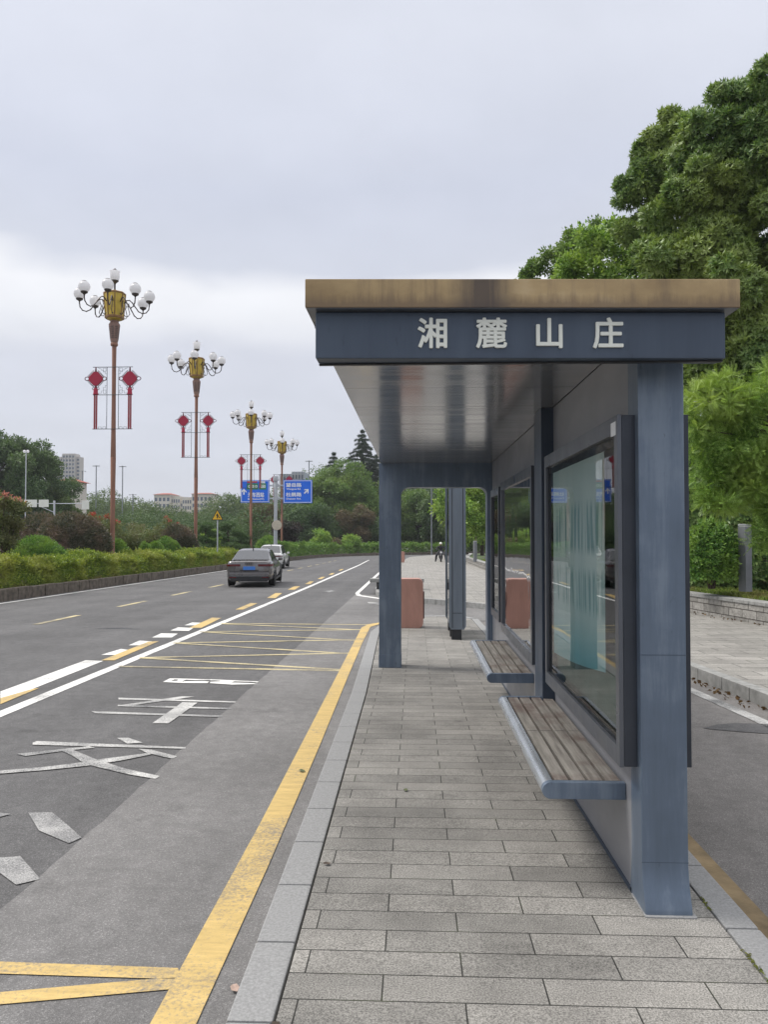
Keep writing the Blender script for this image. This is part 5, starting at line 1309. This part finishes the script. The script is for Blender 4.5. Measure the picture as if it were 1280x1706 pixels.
bush('lime_shrub', -12.2, 100, 1.6, 1.4, 3.0, TT, 1800, .17, L_['fresh'], 'light green shrub beneath the bronze tree at the bend', seed=103, dome=False, cr=.5)
bush('lime_shrub', -9.0, 108, 1.5, 1.4, 2.6, TT, 1800, .17, L_['fresh'], 'light green rounded shrub nearest the bend hedge', seed=104, dome=False, cr=.5)
bush('bronze_shrub', -11.0, 104.5, 1.2, 1.0, 1.9, TT, 1200, .15, M['bloss_rust'] if 'bloss_rust' in M else L_['brown'], 'rusty brown low shrub between the two light green ones', seed=105, dome=False, cr=.4)

# grass on the verge and at the hedge foot
def grass_patch(n, fn, h, seed):
    r = np.random.default_rng(seed); P = fn(r, n); a = r.uniform(0, 6.283, n); w = .008*(1+P[:, 1]/25); hh = h*(.5+r.random(n)); ln = r.normal(0, .35, (n, 2))*hh[:, None]
    s = np.column_stack([np.cos(a)*w, np.sin(a)*w, np.zeros(n)]); tip = np.column_stack([ln, hh]); mid = np.column_stack([ln*.35, hh*.55])
    v = np.stack([P-s, P+s, P+mid+s*.7, P+tip], 1).reshape(-1, 3)
    return tag(leaf_object('grass', v, L_['grass']), kind='stuff')
wx = np.array([p[0] for p in wall_line]); wy = np.array([p[1] for p in wall_line])
def verge_pts(r, n):
    y = 8+44*r.random(n)**1.5; x = np.interp(y, wy, wx)+.32+1.35*r.random(n)**1.3
    return np.column_stack([x, y, -S*y+.40])
grass_patch(30000, verge_pts, .09, 111)
def kerb_pts(r, n):
    y = 18+30*r.random(n)**1.4; return np.column_stack([-12.30-.35*r.random(n), y, -S*y+.18])
grass_patch(7000, kerb_pts, .10, 112)
def joint_pts(r, n):
    y = 2.4+6*r.random(n)**1.5; k = (np.sin(y*5.1)+np.sin(y*11.3+1) > -.2)
    x = 1.2425+.004*r.normal(0, 1, n)
    return np.column_stack([x, y, -S*y+.002])[k]
def joint_tufts(r, n):
    P = joint_pts(r, n*3)[:n]; return P
grass_patch(450, joint_tufts, .006, 113)
# dry leaves lying about
def litter(n, fn, seed, name='leaf_litter'):
    r = np.random.default_rng(seed); P = fn(r, n); ax = np.tile([0, 0, .25], (n, 1)) + r.normal(0, .5, (n, 3)); 
    q = np.array([[0,-.5,0],[.38,0,.12],[0,.5,0],[-.38,0,.1]])
    return tag(leaf_object(name, scatter(q, P, np.abs(ax), .05*(.6+.8*r.random(n)), seed, .2), M['dry_leaf']), kind='stuff')
M['dry_leaf'] = leaf('dry_leaves', (.09,.05,.025), (.17,.10,.045), (.28,.19,.10), None, .8, .1)
litter(260, lambda r, n: (lambda y: np.column_stack([np.interp(y, [4,7.8,11,14.5], [3.66,3.60,3.40,3.08])-.03-.18*r.random(n)**2, y, -S*y+ROAD+.022]))(4+9*r.random(n)), 121)
litter(500, lambda r, n: (lambda y: np.column_stack([np.interp(y, wy, wx)+1.0+2.2*r.random(n), y, -S*y+.43]))(10+12*r.random(n)), 122)
litter(120, lambda r, n: (lambda y: np.column_stack([np.interp(y, wy, wx)-.02-.25*r.random(n)**2, y, -S*y+.012]))(9+14*r.random(n)), 123)
def fallen(px, py, dz, s, m, label, rz):
    x, y = gr(px, py, dz); q = MB(); q.add([(0,-.5*s,0),(.33*s,-.12*s,.05*s),(.27*s,.28*s,.13*s),(0,.5*s,.04*s),(-.27*s,.24*s,.10*s),(-.33*s,-.15*s,.02*s),(0,0,.02*s)], [(0,1,6),(1,2,6),(2,3,6),(3,4,6),(4,5,6),(5,0,6)])
    o = q.build('fallen_leaf', m, None, 0); o.location = (x, y, gz(y)+dz+.004); o.rotation_euler = (0,0,rz); tag(o, label, 'leaf', 'fallen leaves on the ground')
M['pink_leaf'] = plain('pale_pink_dry_leaf', (.40,.29,.24), .8, 0, .15, 30)
M['green_leaf'] = plain('dull_green_leaf', (.10,.12,.05), .7, 0, .2, 30)
fallen(391, 1648, ROAD+.012, .05, M['pink_leaf'], 'pale pinkish fallen leaf beside the near kerb', .6)
fallen(503, 1285, ROAD+.013, .06, M['green_leaf'], 'small green fallen leaf on the yellow line', 1.2)
fallen(545, 1440, .004, .04, M['bark'], 'dark brown fallen leaf near the kerb joint', 2.0)
fallen(676, 1317, .004, .04, M['green_leaf'], 'greenish scrap of leaf in the middle of the paving', .3)

# ================================================================ FAR BUILDINGS
M['tower_wall'] = plain('tower_render', (.50,.465,.44), .8, 0, .08, .2); M['tower_pale'] = plain('tower_pale_bands', (.50,.49,.49), .8, 0, .08, .2)
M['win'] = plain('dull_window_glass', (.10,.13,.18), .25, 0, .3, .3); M['cream_wall'] = plain('cream_wall', (.62,.58,.52), .8, 0, .08, .2)
M['roof_red'] = plain('red_tile_roof', (.34,.10,.075), .8, 0, .25, 1.5); M['blue_block'] = plain('blue_grey_facade', (.34,.38,.44), .7, 0, .1, .2)
def building(name, px0, px1, top, Y, label, wall, rows, cols, depth, steps=None, roof=None, bands=None, z_lo=0):
    k = Y/1280; x0 = px_x(px0, Y); x1 = px_x(px1, Y); z = gz(Y); H = HC+(887-top)*k-z; W = x1-x0
    rt = empty(name, ((x0+x1)/2, Y, z), 0, label, 'building')
    b = MB(); 
    for (a, c, f, d) in (steps or [(0, 1, 1, 0)]): b.box(-W/2+W*a, -W/2+W*c, d, depth, -1, H*f)
    b.build('wall', wall, rt, 0)
    for (a, c, f, d) in (steps or [(0, 1, 1, 0)]):
        n = max(1, round(cols*(c-a))); ww = W*(c-a)/n
        for i in range(n):
            for j in range(rows):
                z0 = H*f*(z_lo+(1-z_lo)*(j+.25)/(rows+.3)); hh = H*f*(1-z_lo)/(rows+.3)*.55; xa = -W/2+W*a+ww*(i+.2)
                q = MB(); q.box(xa, xa+ww*.6, d-.06, d+.0-.005, z0, z0+hh); q.build('window', M['win'], rt, 0)
        if bands:
            for i in range(n+1):
                q = MB(); xa = -W/2+W*a+ww*i; q.box(max(xa-ww*.09, -W/2+W*a), min(xa+ww*.09, -W/2+W*c), d-.6, d-.07, 0, H*f*.995); q.build('pilaster', bands, rt, 0)
    if roof:
        q = MB(); e = .6; rh = roof*k; q.add([(-W/2-e,-e,H),(W/2+e,-e,H),(W/2+e,depth+e,H),(-W/2-e,depth+e,H),(-W/4,depth/2,H+rh),(W/4,depth/2,H+rh)], [(0,1,5,4),(1,2,5),(2,3,4,5),(3,0,4),(3,2,1,0)]); q.build('roof', M['roof_red'], rt, 0)
    return rt
building('tower_block', 86, 129, 753, 430, 'tall beige tower block far off at the left', M['tower_wall'], 14, 8, 7, [(0,.38,.965,1.5),(.38,.86,1.0,0),(.86,1,.965,2.0)], None, M['tower_pale'], .35)
building('apartment_block', 256, 283, 823, 320, 'white apartment block with red hip roof left of the second lamp', M['cream_wall'], 3, 4, 12, None, 3.5, None, .55)
building('apartment_block', 284, 318, 826, 322, 'white apartment block with balconies, between its red roofed neighbours', M['cream_wall'], 3, 8, 12, [(0,.45,1,0),(.45,.55,.9,1),(.55,1,.98,.5)], None, None, .55)
building('apartment_block', 319, 352, 822, 318, 'white apartment block with red hip roof right of the second lamp', M['cream_wall'], 3, 5, 12, None, 3.0, None, .55)
building('office_block', 466, 506, 785, 255, 'blue grey office block above the right blue road sign', M['blue_block'], 5, 7, 12, [(0,.5,.97,.5),(.5,1,1,0)], None, M['tower_pale'], .5)
building('red_roofed_house', 92, 118, 800, 128, 'red roofed house among the left hand trees', M['cream_wall'], 2, 3, 6, None, 6, None, .5)

# ================================================================ AIR
hz = bpy.data.materials.new('haze'); hz.use_nodes = True; hz.node_tree.nodes.clear()
pv = hz.node_tree.nodes.new('ShaderNodeVolumePrincipled'); ho = hz.node_tree.nodes.new('ShaderNodeOutputMaterial')
pv.inputs['Color'].default_value = (.86, .89, .94, 1); pv.inputs['Density'].default_value = .00034; pv.inputs['Anisotropy'].default_value = .2
hz.node_tree.links.new(pv.outputs[0], ho.inputs['Volume'])
hb = MB(); hb.box(-950, 950, -150, 1250, -4.5, 75); tag(hb.build('haze', hz), kind='stuff')

# ================================================================ SKY AND SUN
wd = bpy.data.worlds.new('World'); scene.world = wd; wd.use_nodes = True
nt = wd.node_tree; nt.nodes.clear(); out = N(nt, 'ShaderNodeOutputWorld')
SUN_EL, SUN_AZ = R(52), R(-75)
sky = N(nt, 'ShaderNodeTexSky', sky_type='NISHITA', sun_disc=False); sky.sun_elevation = SUN_EL; sky.sun_rotation = SUN_AZ; sky.dust_density = 2.5
b1 = N(nt, 'ShaderNodeBackground', Strength=.10); nt.links.new(sky.outputs[0], b1.inputs[0])
tc = N(nt, 'ShaderNodeTexCoord'); sx = N(nt, 'ShaderNodeSeparateXYZ'); nt.links.new(tc.outputs['Generated'], sx.inputs[0])
zc = mth(nt, 'MAXIMUM', sx.outputs['Z'], 0.0)
den = mth(nt, 'ADD', zc, .25)
cv = N(nt, 'ShaderNodeCombineXYZ'); nt.links.new(mth(nt, 'DIVIDE', sx.outputs['X'], den), cv.inputs[0]); nt.links.new(mth(nt, 'DIVIDE', sx.outputs['Y'], den), cv.inputs[1])
n1 = noise(nt, cv.outputs[0], 1.0, 5, .5)
mp = N(nt, 'ShaderNodeMapping'); mp.inputs['Scale'].default_value = (.7, 1.25, 1); mp.inputs['Location'].default_value = (.4, .2, 0); nt.links.new(cv.outputs[0], mp.inputs[0])
n2 = noise(nt, mp.outputs[0], .8, 4, .5)
# cloud decks: a paler strip low down under a grey deck, its edge broken up by the noise
el = mth(nt, 'ADD', zc, mth(nt, 'MULTIPLY', mth(nt, 'SUBTRACT', mth(nt, 'ADD', mth(nt, 'MULTIPLY', n1, .45), mth(nt, 'MULTIPLY', n2, .55)), .5), .42))
cl = ramp(nt, el, [(0, (.36,.375,.42)), (.10, (.375,.39,.44)), (.20, (.385,.395,.44)), (.26, (.495,.50,.52)), (.295, (.525,.528,.545)), (.325, (.375,.39,.44)), (.42, (.36,.378,.438)), (.55, (.42,.435,.485)), (.8, (.41,.425,.475))])
fine_ = ramp(nt, noise(nt, cv.outputs[0], 3.2, 5, .55), [(.3, .96), (.7, 1.04)])
cl = mixc(nt, 1, cl, fine_, 'MULTIPLY')
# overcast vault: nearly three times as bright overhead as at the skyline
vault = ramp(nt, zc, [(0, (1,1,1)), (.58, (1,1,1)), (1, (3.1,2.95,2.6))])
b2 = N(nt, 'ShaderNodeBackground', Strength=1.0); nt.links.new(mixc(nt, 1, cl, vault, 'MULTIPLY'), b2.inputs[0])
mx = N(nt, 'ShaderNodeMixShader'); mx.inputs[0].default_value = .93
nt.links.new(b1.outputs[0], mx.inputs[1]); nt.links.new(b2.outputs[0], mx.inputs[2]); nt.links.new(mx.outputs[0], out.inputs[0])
sl = bpy.data.lights.new('sun', 'SUN'); sl.energy = 1.5; sl.angle = R(14); sl.color = (1, .96, .90)
so = bpy.data.objects.new('sun', sl); C.objects.link(so)
# sun direction: azimuth measured like the sky node's rotation (clockwise from +Y)
sd = Vector((math.sin(SUN_AZ)*math.cos(SUN_EL), math.cos(SUN_AZ)*math.cos(SUN_EL), math.sin(SUN_EL)))
so.rotation_euler = sd.to_track_quat('Z', 'Y').to_euler()
vs_ = scene.view_settings; vs_.view_transform = 'Standard'; vs_.look = 'None'; vs_.gamma = 1; vs_.exposure = 0.87; vs_.use_curve_mapping = False
scene.display_settings.display_device = 'sRGB'
scene.cycles.max_bounces = 7; scene.cycles.diffuse_bounces = 3; scene.cycles.glossy_bounces = 4; scene.cycles.transmission_bounces = 4; scene.cycles.transparent_max_bounces = 8
scene.cycles.use_denoising = True; scene.cycles.denoiser = 'OPENIMAGEDENOISE'; scene.cycles.denoising_input_passes = 'RGB_ALBEDO_NORMAL'; scene.cycles.denoising_prefilter = 'ACCURATE'; scene.cycles.sample_clamp_indirect = 6
